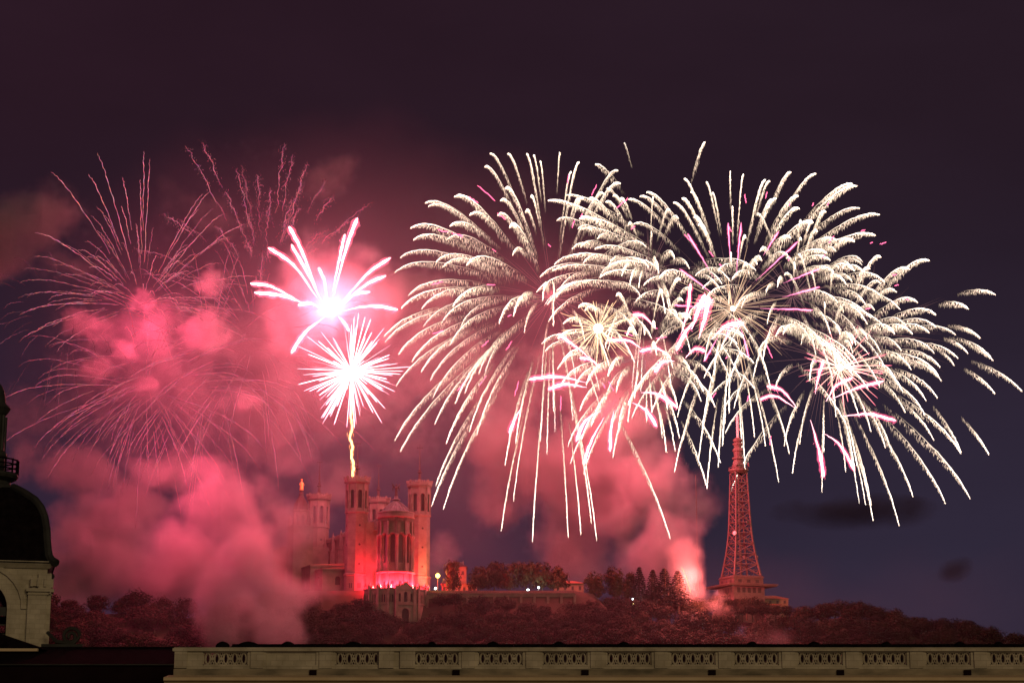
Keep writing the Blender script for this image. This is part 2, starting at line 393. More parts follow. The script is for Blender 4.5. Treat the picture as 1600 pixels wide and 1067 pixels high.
def build_apse():
    t = empty('apse', (0, AC, 0), 0, bas)
    mb = MB(); pn = MB(); cl = MB()
    nb = 7
    zt = 33.6; z1 = 9.0
    for k in range(nb):
        a = -PI - .25 + (PI + .5) * (k + .5) / nb
        side = 2 * AR * math.tan((PI + .5) / nb / 2)
        T = xf(AR * math.cos(a), AR * math.sin(a), a)
        ol = mb.arch(T, side, 33.9, 2.3, 13.4, 26.4, 1.0, z0=z1); pn.pane(T, ol, .85)
        # blind arcade: raised outer arch
        for q in range(10):
            a0 = PI * q / 10; a1 = PI * (q + 1) / 10
            p = [(-1.4 * math.cos(u), 26.6 + 1.4 * math.sin(u)) for u in (a0, a1)] + [(-1.8 * math.cos(u), 26.6 + 1.8 * math.sin(u)) for u in (a1, a0)]
            mb.add([T(s_, .7, z_) for s_, z_ in p] + [T(s_, 0, z_) for s_, z_ in p], [(0, 1, 2, 3), (2, 3, 7, 6), (0, 1, 5, 4)])
        # small frieze of arches beneath the cornice
        for q in np.arange(-side / 2 + .35, side / 2, .72):
            mb.box(q - .17, q + .17, 0, .75, 34.0, 35.5, T=T)
        # lower stage, plain with door-high openings
        ol = mb.arch(T, side, z1 - .3, 1.7, .2, 3.6, .9, z0=-6); pn.pane(T, ol, .85)
        b = a - (PI + .5) / nb / 2
        cx, cy_ = (AR + .75) * math.cos(b), (AR + .75) * math.sin(b)
        cl.lathe([(.95, z1), (.95, z1 + 1.2), (.55, z1 + 1.6), (.5, 25.6), (.8, 26.4), (.95, 27.0), (.95, 27.6)], 10, cx, cy_)
        T2 = xf(AR * math.cos(b), AR * math.sin(b), b)
        mb.box(-.75, .75, -.1, 1.55, -6, z1 - .6, T=T2); mb.box(-.5, .5, 0, 1.2, 27.6, 33.9, T=T2)
    arc = (-PI - .25, .25)
    mb.lathe([(AR + 1.2, z1 - .9), (AR + 1.9, z1 - .5), (AR + 1.9, z1), (AR - .2, z1 + .3)], 44, arc=arc)
    mb.lathe([(AR - .05, 33.8), (AR + .2, 35.6), (AR + 1.2, 35.8), (AR + 1.4, 36.4), (AR + 1.0, 36.5), (AR + 1.0, 38.1), (AR + 1.25, 38.4), (AR + 1.25, 38.9), (AR + .7, 38.9), (AR + .7, 37)], 44, arc=arc)
    mb.build('wall', M['stone'], t); pn.pieces('window', M['glass'], t); cl.pieces('column', M['stone'], t, smooth=True)
    mb = MB()
    mb.lathe([(AR + .7, 38.0), (AR - .2, 38.9), (5.6, 41.2), (3.2, 43.2), (1.5, 44.4), (1.4, 45.0), (2.1, 45.3), (2.1, 45.8), (1.1, 46.1), (.8, 47.6)], 32)
    for k in range(24):
        q = 2 * PI * k / 24; c, s_ = math.cos(q), math.sin(q)
        mb.tube([(r * c, r * s_, z) for r, z in ((AR + .1, 38.8), (5.6, 41.4), (3.2, 43.4), (1.5, 44.6))], .2, 4)
    mb.build('roof', M['zinc'], t)
    # winged angel above the lantern
    mb = MB(); z = 0.0
    mb.lathe([(.75, z), (.7, z + .3), (.45, z + 1.2), (.55, z + 2.2), (.62, z + 2.9), (.25, z + 3.3), (.2, z + 3.45), (.34, z + 3.75), (.3, z + 4.05), (.05, z + 4.3)], 10)
    for sg in (-1, 1):
        mb.tube([(sg * .4, .15, z + 2.8), (sg * 1.1, .3, z + 3.6), (sg * 1.7, .35, z + 4.6)], [.2, .32, .06], 6)
        mb.tube([(sg * .9, .3, z + 3.4), (sg * 1.3, .3, z + 2.6), (sg * 1.25, .3, z + 1.6)], [.3, .22, .05], 6)
    mb.tube([(.5, -.1, z + 2.8), (1.0, -.5, z + 3.3), (1.2, -.6, z + 4.1)], [.16, .13, .1], 6)
    mb.tube([(1.2, -.6, z + 3.9), (-.6, -.9, z + 1.6)], .06, 5)
    mb.v = [(x * 1.35, y * 1.35, q * 1.45 + 47.4) for x, y, q in mb.v]
    mb.build('angel_statue', M['bronze'], t)
build_apse()
# choir shoulders between apse and towers
mb = MB()
for sg in (-1, 1):
    mb.box(sg * 11.4 - 2.8, sg * 11.4 + 2.8, -3.2, 6, -12, 35)
mb.build('choir_wall', M['stone'], bas)
def build_porch():
    """terrace and crypt porch below the apse"""
    t = empty('crypt_porch', (0, AC, 0), 0, bas)
    mb = MB(); pn = MB(); Z = .4
    n = 9; RR = 16.5
    pts = [(RR * 1.02 * math.cos(a), RR * .86 * math.sin(a)) for a in np.linspace(-PI + .12, -.12, n + 1)]
    for i in range(n):
        (x0, y0), (x1, y1) = pts[i], pts[i + 1]
        L = math.hypot(x1 - x0, y1 - y0); ang = math.atan2(-(x1 - x0), (y1 - y0)) + PI
        ang = math.atan2((y0 + y1) / 2, (x0 + x1) / 2)
        # exact outward normal
        nx, ny = (y1 - y0) / L, -(x1 - x0) / L
        ang = math.atan2(ny, nx); cx, cy_ = (x0 + x1) / 2, (y0 + y1) / 2
        T = xf(cx, cy_, ang)
        if i == n // 2:
            continue
        # arcade of small round arches, wall below
        m = 4; w = L / m
        for k in range(m):
            s0 = -L / 2 + w * (k + .5)
            T3 = (lambda T, s0: (lambda a, d, z: T(a + s0, d, z)))(T, s0)
            ol = mb.arch(T3, w, Z - .8, w * .62, -6.6, -3.2, .8, z0=-16); pn.pane(T3, ol, .75)
            mb.box(-w / 2 + .0, -w / 2 + .3, 0, .3, -7, -1.8, T=T3)
        mb.box(-L / 2 - .1, L / 2 + .1, -.6, .5, Z - .8, Z - .2, T=T)
        mb.box(-L / 2 - .1, L / 2 + .1, -.3, .35, -7.6, -7.1, T=T)
        for q in np.arange(-L / 2 + .3, L / 2, .7): mb.box(q - .15, q + .15, -.25, .1, Z - .2, Z + .8, T=T)
        mb.box(-L / 2, L / 2, -.35, .2, Z + .8, Z + 1.05, T=T)
        mb.box(L / 2 - .6, L / 2 + .6, -.7, .75, -16, Z + 1.6, T=T); mb.lathe([(.6, Z + 1.6), (0, Z + 2.9)], 4, *T(L / 2, 0, 0)[:2], rot=ang + PI / 4)
    # gabled middle bay
    yf = -RR * .86 - 1.6; hw = 4.6
    T = xf(0, yf, -PI / 2)
    ol = mb.arch(T, hw * 2, -7.8, 3.6, -16, -11.5, 1.2, z0=-16); pn.pane(T, ol, 1.15)
    T5 = (lambda T: (lambda a, d, z: T(a, d, z)))(T)
    ol = mb.arch(T5, 3.0, .8, 1.7, -6.6, -2.5, .9, z0=-7.8); pn.pane(T5, ol, .85)
    for sg in (-1, 1):
        T6 = (lambda T, sg: (lambda a, d, z: T(a + sg * 3.05, d, z)))(T, sg)
        ol = mb.arch(T6, 3.1, -.6, 1.1, -6.4, -3.0, .9, z0=-7.8); pn.pane(T6, ol, .85)
        mb.box(sg * hw - .7, sg * hw + .7, -.6, .5, -16, .2, T=T); mb.lathe([(.7, .2), (.7, .9), (0, 2.3)], 4, *T(sg * hw, 0, 0)[:2], rot=PI / 4)
    mb.box(-hw, hw, -.1, .45, -8.1, -7.6, T=T)
    mb.add([T(-hw, .2, -.6), T(hw, .2, -.6), T(1.6, .2, 2.2), T(-1.6, .2, 2.2), T(-hw, -2, -.6), T(hw, -2, -.6), T(1.6, -2, 2.2), T(-1.6, -2, 2.2)],
           [(0, 1, 2, 3), (4, 7, 6, 5), (0, 3, 7, 4), (1, 5, 6, 2), (3, 2, 6, 7)])
    mb.box(-.9, .9, -1.2, .4, 2.2, 3.2, T=T)
    for sg in (-1, 1): mb.box(sg * hw - .05, sg * hw + .05, yf, -8, -16, -.6)
    mb.build('wall', M['stone_dark'], t); pn.pieces('opening', M['dark_pane'], t)
    mb = MB(); v = [(x, y, -.35) for x, y in pts]; mb.add(v, [tuple(range(len(v)))]); mb.build('terrace_floor', M['stone_dark'], t)
build_porch()
def build_side():
    t = empty('side_chapel', (0, 0, 0), 0, bas)
    mb = MB(); pn = MB(); rf = MB()
    for (x0, x1, y0, y1, h) in ((-31, -NW - 1, 10, 22, 11.5), (-33, -NW - 1, 24, 40, 14.5), (-29, -NW - 1, 42, 60, 14.0)):
        T = xf(x0, (y0 + y1) / 2, PI)
        mb.box(x0 + .9, x1, y0 + .9, y1, -12, h)
        w = (y1 - y0)
        ol = mb.arch(T, w, h, 2.6, 4.0, 7.2, .8, z0=-12); pn.pane(T, ol, .75)
        T = xf((x0 + x1) / 2, y0, -PI / 2); ol = mb.arch(T, x1 - x0, h, 2.8, 4.2, 7.2, .8, z0=-12); pn.pane(T, ol, .75)
        for q in (-1.6, -.2, 1.2): pn.add([T(q - .3, .03, -1.0), T(q + .3, .03, -1.0), T(q + .3, .03, 1.2), T(q - .3, .03, 1.2)], [(0, 1, 2, 3)])
        mb.box(x0 - .4, x1, y0 - .4, y1 + .2, h, h + .8)
        rf.add([(x0 - .2, y0 - .2, h + .8), (x1, y0 - .2, h + .8), (x1, y1, h + .8), (x0 - .2, y1, h + .8), (x1, y0 + 1, h + 2.4), (x1, y1, h + 2.4)], [(0, 1, 4), (1, 2, 5, 4), (0, 4, 5, 3), (3, 5, 2)])
    mb.build('wall', M['stone'], t); pn.pieces('window', M['dark_pane'], t); rf.build('roof', M['tile'], t)
build_side()
# ---- old chapel with its gilded statue
def build_chapel():
    c = at(468, 900, 1035); base = at(468, 905, 1035).z
    ch = empty('old_chapel', (c.x, c.y, base - 8), BROT)
    tag(ch, 'small old chapel with square tower and dark dome beside the basilica, under a gilded statue', 'chapel')
    mb = MB(); pn = MB(); z = lambda py: at(468, py, 1035).z - (base - 8)
    zc = z(824); w = 5.2
    mb.box(-w, w, -w + .6, w, -6, zc)
    T = xf(0, -w, -PI / 2)
    for sg in (-1, 1):
        T6 = (lambda T, sg: (lambda a, d, q: T(a + sg * w / 2, d, q)))(T, sg)
        ol = mb.arch(T6, w, zc, 1.2, z(842), z(837), .55, z0=-6); pn.pane(T6, ol, .5)
    mb.box(-w - .5, w + .5, -w - .5, w + .5, zc, zc + .7)
    z1 = z(800); 
    for k in range(8):
        a = k * PI / 4; ap = 4.2 * math.cos(PI / 8)
        T = xf(ap * math.cos(a), ap * math.sin(a), a)
        ol = mb.arch(T, 2 * 4.2 * math.sin(PI / 8), z1, 1.3, zc + 1.4, z1 - 2.4, .5, z0=zc + .7); pn.pane(T, ol, .45)
    for sx in (-1, 1):
        for sy in (-1, 1):
            mb.lathe([(.9, zc + .7), (.9, zc + 4.2), (1.1, zc + 4.4), (0, zc + 7.2)], 6, sx * (w - .7), sy * (w - .7))
    mb.lathe([(4.2, z1), (4.6, z1 + .3), (4.6, z1 + .9), (3.9, z1 + 1)], 8, rot=PI / 8)
    mb.box(-w - 1, w + 12, w, w + 24, -6, zc - 9)
    mb.build('wall', M['stone'], ch); pn.pieces('window', M['dark_pane'], ch)
    mb = MB(); zd = z1 + .9; zt = z(766)
    H = zt - zd
    mb.lathe([(4.2, zd), (4.1, zd + .12 * H), (3.6, zd + .3 * H), (2.7, zd + .48 * H), (1.7, zd + .64 * H), (1.2, zd + .76 * H), (1.5, zd + .80 * H), (1.0, zd + .9 * H), (1.1, zd + H)], 8)
    mb.build('dome', M['bronze'], ch)
    mb = MB(); s = zt
    mb.lathe([(1.15, s), (1.1, s + .5), (.95, s + 2), (.85, s + 3), (.95, s + 4.0), (.4, s + 4.5), (.33, s + 4.7), (.52, s + 5.1), (.48, s + 5.5), (.62, s + 5.8), (.4, s + 6.0)], 12)
    for sg in (-1, 1): mb.tube([(sg * .75, 0, s + 3.9), (sg * 1.15, -.4, s + 3.0), (sg * .9, -.9, s + 2.4)], [.28, .24, .16], 6)
    mb.build('gilded_statue', M['gold'], ch, smooth=True)
build_chapel()

# ------------------------------------------------------------------ lattice tower
def build_lattice():
    Y = 1040; px2 = lambda cx: 1040 + cx / 3.048; py2 = lambda cy_: 620 + cy_ / 3.048
    b = at(1158, 902, Y); m = Y * K / .98
    z = lambda cy_: at(1152, py2(cy_), Y).z - b.z
    t = empty('lattice_tower', b, math.radians(20))
    tag(t, 'tall red-lit steel lattice tower with round platform and mast, right of the smoke column', 'tower')
    h = lambda wpx: wpx / 3.048 * K * Y / 2 / 1.26      # half side from apparent width (rotated square)
    st = [(855, 174), (800, 150), (750, 130), (700, 114), (650, 103), (600, 96), (550, 91), (500, 86), (455, 82), (410, 78), (362, 75)]
    mb = MB(); br = MB()
    lv = [(z(c), h(w)) for c, w in st]
    cs = [(-1, -1), (1, -1), (1, 1), (-1, 1)]
    for sx, sy in cs:
        mb.tube([(sx * w, sy * w, zz) for zz, w in lv], [.62 - .02 * i for i in range(len(lv))], 5)
    for (z0, w0), (z1, w1) in zip(lv[:-1], lv[1:]):
        for i in range(4):
            a, c = cs[i], cs[(i + 1) % 4]
            P = lambda q, w, zz: Vector((q[0] * w, q[1] * w, zz))
            A0, C0, A1, C1 = P(a, w0, z0), P(c, w0, z0), P(a, w1, z1), P(c, w1, z1)
            br.tube([A0, C1], .24, 4); br.tube([C0, A1], .24, 4); br.tube([A1, C1], .28, 4)
            Mi = (A0 + C1 + C0 + A1) / 4
            br.tube([(A0 + C0) / 2, Mi], .14, 4); br.tube([(A0 + A1) / 2, Mi], .14, 4); br.tube([(C0 + C1) / 2, Mi], .14, 4)
    # mid stair shaft
    br.tube([(0, 0, lv[0][0]), (0, 0, lv[-1][0])], .7, 6)
    mb.build('leg_frame', M['iron'], t); br.build('bracing', M['iron'], t)
    mb = MB(); hp = 95 / 3.048 * K * Y / 2
    mb.lathe([(hp * .72, z(364)), (hp * .95, z(356)), (hp * 1.02, z(352)), (hp * 1.02, z(346)), (hp * .7, z(344))], 16)
    for k in range(16):
        q = 2 * PI * k / 16; x, y = hp * math.cos(q) * .98, hp * math.sin(q) * .98
        mb.tube([(x, y, z(347)), (x, y, z(338))], .1, 4)
    mb.tube([(hp * .98 * math.cos(q), hp * .98 * math.sin(q), z(338)) for q in np.linspace(0, 2 * PI, 25)], .12, 4)
    mb.build('platform', M['iron'], t)
    mb = MB(); q = K * Y / 3.048 / 2
    mb.lathe([(60 * q, z(346)), (62 * q, z(325)), (48 * q, z(318)), (44 * q, z(300)), (58 * q, z(297)), (58 * q, z(290)), (40 * q, z(286)), (44 * q, z(262)), (54 * q, z(258)), (50 * q, z(250)),
              (36 * q, z(240)), (40 * q, z(232)), (50 * q, z(228)), (50 * q, z(222)), (34 * q, z(218)), (46 * q, z(210)), (46 * q, z(203)), (22 * q, z(195))], 14)
    for k in range(6): mb.tube([(30 * q * math.cos(k), 30 * q * math.sin(k), z(340)), (30 * q * math.cos(k), 30 * q * math.sin(k), z(215))], .16, 4)
    mb.build('upper_cabin', M['iron'], t)
    mb = MB(); mb.lathe([(12 * q, z(196)), (12 * q, z(95)), (7 * q, z(90)), (3 * q, z(84))], 10)
    for zz in (110, 130, 150, 170): mb.lathe([(13.5 * q, z(zz)), (13.5 * q, z(zz - 2))], 10)
    mb.tube([(12 * q, 0, z(155)), (28 * q, 0, z(155))], .15, 5); mb.tube([(26 * q, 0, z(160)), (26 * q, 0, z(148))], .3, 6)
    mb.build('mast', M['white'], t)
    for (dx, dy, cc, r) in ((-6.5, -5.5, 655, 1.15), (-4.2, -4.6, 322, 1.5), (5.5, -3.5, 325, 1.3), (2, -6.4, 600, .8), (8.4, -7, 765, .8), (7.8, -8, 840, .9), (-2, -8.8, 770, .8)):
        mb = MB(); mb.lathe([(r * .3, -.4), (r * .85, -.1), (r, .35), (r * .9, .5), (.05, .15)], 12)
        o = mb.build('dish_antenna', M['white'] if r > 1.1 and cc > 600 else M['concrete'], t, smooth=True); o.location = (dx * .8, dy * .8, z(cc)); o.rotation_euler = (math.radians(80), 0, math.atan2(dx, -dy))
    # masonry base
    mb = MB(); pn = MB(); w = h(176) * 1.03
    mb.box(-w - .6, w + .6, -w - .6, w + .6, z(898), z(856)); mb.box(-w - 1, w + 1, -w - 1, w + 1, z(866), z(862))
    for a in (-PI / 2, 0, PI, PI / 2):
        T = xf((w + .62) * math.cos(a), (w + .62) * math.sin(a), a)
        for s_ in (-5, 0, 5): pn.add([T(s_ - 1, .03, z(890)), T(s_ + 1, .03, z(890)), T(s_ + 1, .03, z(876)), T(s_ - 1, .03, z(876))], [(0, 1, 2, 3)])
    mb.build('base_storey', M['iron'], t)
    mb2 = MB(); mb2.box(-w - 6, w + 6.5, -w - 6, w + 6, z(903), z(898.5)); mb2.box(-w - 5.5, w + 6, -w - 5.5, w + 5.5, z(909), z(903.2))
    mb2.build('roof_slab', M['iron'], t)
    mb3 = MB(); mb3.box(-w - 1, w + 1, -w - 1, w + 1, z(1080), z(909.3))
    for a in (-PI / 2, 0, PI):
        T = xf((w + 1) * math.cos(a), (w + 1) * math.sin(a), a)
        for s_ in np.arange(-6, 7, 3.0): pn.add([T(s_ - .9, .03, z(938)), T(s_ + .9, .03, z(938)), T(s_ + .9, .03, z(914)), T(s_ - .9, .03, z(914))], [(0, 1, 2, 3)])
    mb3.build('lower_wall', M['concrete'], t); pn.pieces('window', M['glass'], t)
build_lattice()
def house(name, label, px0, px1, pytop, pybase, Y, depth, wall, roofm, roof='hip', rh=3.0, rz=0.0, wins=(3, 1), cat='building', win_px=None):
    a, b = at(px0, pybase, Y), at(px1, pybase, Y); top = at((px0 + px1) / 2, pytop, Y).z - a.z
    w = (b.x - a.x); t = empty(name, ((a.x + b.x) / 2, Y, a.z), rz); tag(t, label, cat)
    mb = MB(); mb.box(-w / 2, w / 2, 0, depth, -10, top); mb.box(-w / 2 - .25, w / 2 + .25, -.25, depth + .25, top, top + .35)
    mb.build('wall', wall, t)
    mb = MB(); e = .6; z0 = top + .36
    x0, x1, y0, y1 = -w / 2 - e, w / 2 + e, -e, depth + e
    if roof == 'hip':
        q = min(w, depth) / 2 * .9
        v = [(x0, y0, z0), (x1, y0, z0), (x1, y1, z0), (x0, y1, z0)]
        if w > depth: r_ = [(x0 + q, (y0 + y1) / 2, z0 + rh), (x1 - q, (y0 + y1) / 2, z0 + rh)]; f = [(0, 1, 5, 4), (1, 2, 5), (2, 3, 4, 5), (3, 0, 4), (3, 2, 1, 0)]
        else: r_ = [((x0 + x1) / 2, y0 + q, z0 + rh), ((x0 + x1) / 2, y1 - q, z0 + rh)]; f = [(0, 1, 4), (1, 2, 5, 4), (2, 3, 5), (3, 0, 4, 5), (3, 2, 1, 0)]
        mb.add(v + r_, f)
    else: mb.box(x0, x1, y0, y1, z0, z0 + .5)
    mb.build('roof', roofm, t)
    nx, nz_ = wins; hh = top / nz_
    for i in range(nx):
        for j in range(nz_):
            x = -w / 2 + w * (i + .5) / nx; zc = hh * (j + .55)
            mb = MB(); ww, wh = min(1.1, w / nx * .45), min(1.8, hh * .5)
            mb.box(x - ww / 2 - .12, x - ww / 2, -.1, .05, zc - wh / 2, zc + wh / 2); mb.box(x + ww / 2, x + ww / 2 + .12, -.1, .05, zc - wh / 2, zc + wh / 2)
            mb.box(x - ww / 2 - .12, x + ww / 2 + .12, -.13, .05, zc + wh / 2, zc + wh / 2 + .14); mb.box(x - ww / 2 - .2, x + ww / 2 + .2, -.2, .05, zc - wh / 2 - .15, zc - wh / 2)
            f = mb.build('window', M['stone_dark'], t)
            mb = MB(); mb.box(x - ww / 2, x + ww / 2, -.03, .02, zc - wh / 2, zc + wh / 2); mb.build('pane', M['glass'], f)
    return t
house('annex', 'low flat-roofed annex wall below the right side of the lattice tower', 1198, 1220, 946, 962, 1022, 16, M['concrete'], M['tile'], 'flat', wins=(4, 1))
house('annex', 'long low house with a red tiled roof at the foot of the lattice tower', 1164, 1232, 936, 945, 1046, 14, M['wall'], M['tile'], 'hip', 2.2, wins=(6, 1))
house('pavilion', 'flat-roofed pavilion left of the lattice tower base beside the launch site', 1116, 1148, 940, 952, 1024, 10, M['concrete'], M['tile'], 'flat', wins=(3, 1))
hl = house('lamplit_house', 'tall ochre house with a roof crest behind the round tree and bright lamp', 698, 728, 886, 925, 1030, 16, M['wall'], M['slate'], 'hip', 3.4, wins=(3, 2))
mb = MB(); hw = 3.2; zr = at(713, 877, 1030).z - hl.location.z
for q in np.arange(-hw, hw + .1, .64): mb.box(q - .08, q + .08, 7.8, 8.0, zr - 1.6, zr + .2)
mb.box(-hw, hw, 7.75, 8.05, zr + .2, zr + .42)
for sg in (-hw, hw): mb.lathe([(.2, zr - 1.6), (.2, zr + .6), (0, zr + 1.6)], 6, sg, 7.9)
mb.build('roof_crest', M['wall'], hl)
house('terrace_wing', 'low orange-lit wing stretching from the lamp to the clipped trees', 690, 745, 914, 927, 1018, 8, M['wall'], M['tile'], 'flat', wins=(7, 1))
house('tiled_house', 'orange house with tiled hipped roof between the clipped trees and the tall wood', 866, 912, 912, 926, 1030, 12, M['wall'], M['tile'], 'hip', 1.8, wins=(4, 1))
# retaining wall of the terrace
mb = MB(); a, b = at(668, 927, 991), at(898, 927, 991)
mb.box(a.x, b.x, 991, 993, a.z - 16, a.z); mb.box(a.x - .3, b.x + .3, 990.6, 993.3, a.z, a.z + .4)
for k in range(12):
    x = a.x + (b.x - a.x) * k / 11; mb.box(x - .6, x + .6, 989.9, 991, a.z - 16, a.z - .6)
tag(mb.build('retaining_wall', M['stone_dark']), 'long stone retaining wall holding the terrace above the wooded slope', 'wall')
# railings above the wall
rl = empty('railing', (0, 992, 0)); tag(rl, 'thin metal railing running along the top of the terrace wall', 'railing')
mb = MB()
for k in range(56):
    x = a.x + (b.x - a.x) * k / 55; mb.box(x - .05, x + .05, -.05, .05, a.z + .4, a.z + 1.5)
mb.pieces('post', M['iron'], rl)
mb = MB(); mb.box(a.x, b.x, -.06, .06, a.z + 1.5, a.z + 1.62); mb.box(a.x, b.x, -.04, .04, a.z + .95, a.z + 1.02); mb.build('rail', M['iron'], rl)
# thin mast in the smoke
mt = empty('radio_mast', at(1091, 940, 1050)); tag(mt, 'very thin pole-like mast rising through the pink smoke left of the lattice tower', 'mast')
H = at(1091, 742, 1050).z - mt.location.z
mb = MB(); mb.tube([(0, 0, -6), (0, 0, H)], [.3, .14], 6); mb.build('pole', M['iron'], mt)
mb = MB()
for q in range(8): mb.box(-.6, .6, -.05, .05, H * (.3 + .08 * q), H * (.3 + .08 * q) + .1)
mb.build('rung', M['iron'], mt)

# ------------------------------------------------------------------ street lamps on the terrace
def street_lamp(px, py, Y, r, color, es, power, label, hgt):
    p = at(px, py, Y); t = empty('street_lamp', (p.x, p.y, p.z - hgt)); tag(t, label, 'street lamp', 'lamps lit on the hilltop terrace')
    mb = MB(); mb.lathe([(.25, 0), (.25, .5), (.12, .8), (.08, hgt - r * .9)], 8); mb.build('pole', M['iron'], t)
    mb = MB(); prof = [(max(.01, r * math.sin(a)), hgt - r * math.cos(a)) for a in np.linspace(.15, PI - .02, 9)]
    mb.lathe(prof, 14); mb.build('lamp_globe', emis('lamp_glow', color, es), t, smooth=True)
    mb = MB(); mb.lathe([(r * .5, hgt + r * .95), (r * .2, hgt + r * 1.2), (.02, hgt + r * 1.5)], 10); mb.build('cap', M['iron'], t)
    l = lamp('lamp_light', (0, -r * 1.6, hgt), power, color, .5, t)
    return t
street_lamp(684, 899, 1003, 1.15, (1, .62, .14), 6, 9000, 'big yellow-white lamp on a pole between the basilica and the ochre house', 8.0)
street_lamp(680.5, 919, 1001, .55, (.85, 1, .85), 9, 1800, 'small white lamp low beneath the big yellow one', 2.6)
street_lamp(811.5, 925, 998, .42, (.75, .95, 1), 9, 1500, 'small white lamp leftmost of the three in front of the clipped trees', 2.0)
street_lamp(825, 921.5, 998, .62, (.75, .95, 1), 9, 2500, 'white lamp in the middle of the three in front of the clipped trees', 3.0)
street_lamp(841.5, 917.5, 998, .5, (.75, .95, 1), 9, 2500, 'white lamp rightmost and highest of the three before the clipped trees', 4.0)
street_lamp(988.5, 935.5, 984, .42, (.7, .9, 1), 9, 1800, 'small bluish lamp shining among the dark conifers', 6.0)
street_lamp(989, 942.5, 982, .35, (.9, .9, .3), 5, 600, 'tiny yellowish lamp just below the bluish one among the conifers', 4.0)

# ------------------------------------------------------------------ trees
def leaf_cloud(mb, centre, rad, n, size, rng, squash=1.0, up=.25):
    for _ in range(n):
        while True:
            d = Vector((rng.gauss(0, 1), rng.gauss(0, 1), rng.gauss(0, 1)))
            if d.length > .1: break
        d.normalize()
        r = rad * (.72 + .36 * rng.random())
        p = Vector(centre) + Vector((d.x * r, d.y * r, d.z * r * squash))
        nrm = (d + Vector((rng.uniform(-.6, .6), rng.uniform(-.6, .6), rng.uniform(-.4, .6) + up))).normalized()
        a = nrm.cross(Vector((rng.uniform(-1, 1), rng.uniform(-1, 1), rng.uniform(-1, 1)))).normalized(); b = nrm.cross(a)
        s = size * rng.uniform(.6, 1.3); t = s * rng.uniform(.5, 1)
        mb.add([p - a * s, p - b * t * .8, p + a * s, p + b * t], [(0, 1, 2, 3)])
def crown_mesh(kind, seed):
    rng = random.Random(seed); mb = MB()
    if kind == 'round':
        for k in range(19):
            u = rng.uniform(-.55, 1); q = rng.uniform(0, 2 * PI); h = math.sqrt(max(0, 1 - u * u))
            R1 = 4.1 * rng.uniform(.72, 1.1)
            c = (R1 * h * math.cos(q), R1 * h * math.sin(q), 6.2 + u * 3.3 * rng.uniform(.8, 1.15))
            leaf_cloud(mb, c, rng.uniform(1.2, 2.5), 120, .28, rng)
        leaf_cloud(mb, (0, 0, 5.8), 3.3, 160, .7, rng)
    elif kind == 'clipped':
        for k in range(22):
            x, y = rng.uniform(-3.2, 3.2), rng.uniform(-3.2, 3.2)
            z = rng.choice((3.4, 5.6, 7.9)) + rng.uniform(-.5, .5)
            leaf_cloud(mb, (x, y, z), rng.uniform(1.3, 1.9), 80, .34, rng)
        leaf_cloud(mb, (0, 0, 6), 3, 150, .75, rng)
    elif kind == 'conifer':
        for k in range(17):
            z = 2 + k * .78; R1 = 3.9 * (1 - (k / 17.5)) ** .85 * rng.uniform(.8, 1.15) + .2
            nb = 9
            for j in range(nb):
                q = 2 * PI * (j + rng.random() * .7) / nb; L = R1 * rng.uniform(.75, 1.1)
                for s in np.linspace(.25, 1, max(3, int(L * 2.4))):
                    leaf_cloud(mb, (L * s * math.cos(q), L * s * math.sin(q), z + .35 - .8 * s * s), .32, 5, .26, rng, .35)
    elif kind == 'tall':
        for k in range(26):
            z = rng.uniform(2.8, 12.2); R1 = 3.3 * math.sin(PI * min(1, (z - .8) / 13.2)) ** .6 * rng.uniform(.5, 1.1); q = rng.uniform(0, 2 * PI)
            leaf_cloud(mb, (R1 * math.cos(q), R1 * math.sin(q), z), rng.uniform(1.1, 2.0), 75, .34, rng)
        leaf_cloud(mb, (0, 0, 7), 2.6, 160, .75, rng, 1.6)
    return mb
def tree_proto(kind, seed, m):
    t = empty('proto', (0, 0, 0)); rng = random.Random(seed + 99)
    crown_mesh(kind, seed).build('crown', m, t)
    mb = MB(); H = {'round': 5.5, 'clipped': 5, 'conifer': 15, 'tall': 9}[kind]
    lean = rng.uniform(-.4, .4)
    mb.tube([(0, 0, -2.5), (.05, 0, .2), (lean * .5, .1, H * .5), (lean, 0, H)], [.5, .36, .26, .08], 7)
    if kind != 'conifer':
        for k in range(5):
            q = 2 * PI * k / 5 + rng.random(); z0 = H * rng.uniform(.35, .6)
            mb.tube([(lean * .5, .05, z0), (1.3 * math.cos(q), 1.3 * math.sin(q), z0 + 1.4), (2.8 * math.cos(q), 2.8 * math.sin(q), z0 + 2.6)], [.17, .1, .04], 5)
    mb.build('trunk', M['bark'], t)
    return t
PROTO = {'round': [tree_proto('round', s, M['leaf']) for s in range(6)], 'clipped': [tree_proto('clipped', s + 20, M['leaf_gold']) for s in range(3)],
         'conifer': [tree_proto('conifer', s + 40, M['needle']) for s in range(2)], 'tall': [tree_proto('tall', s + 60, M['leaf_gold']) for s in range(2)]}
def tree(name, kind, x, y, z, sc, label, group, rng=R_, sz=None, xy=1.0):
    c = copy_tree(rng.choice(PROTO[kind])); c.name = name
    c.location = (x, y, z); c.rotation_euler = (0, 0, rng.uniform(0, 6.28)); c.scale = (sc * rng.uniform(.92, 1.1) * xy, sc * rng.uniform(.92, 1.1) * xy, (sz or sc) * rng.uniform(.94, 1.06))
    return tag(c, label, 'tree', group)
rows = 8
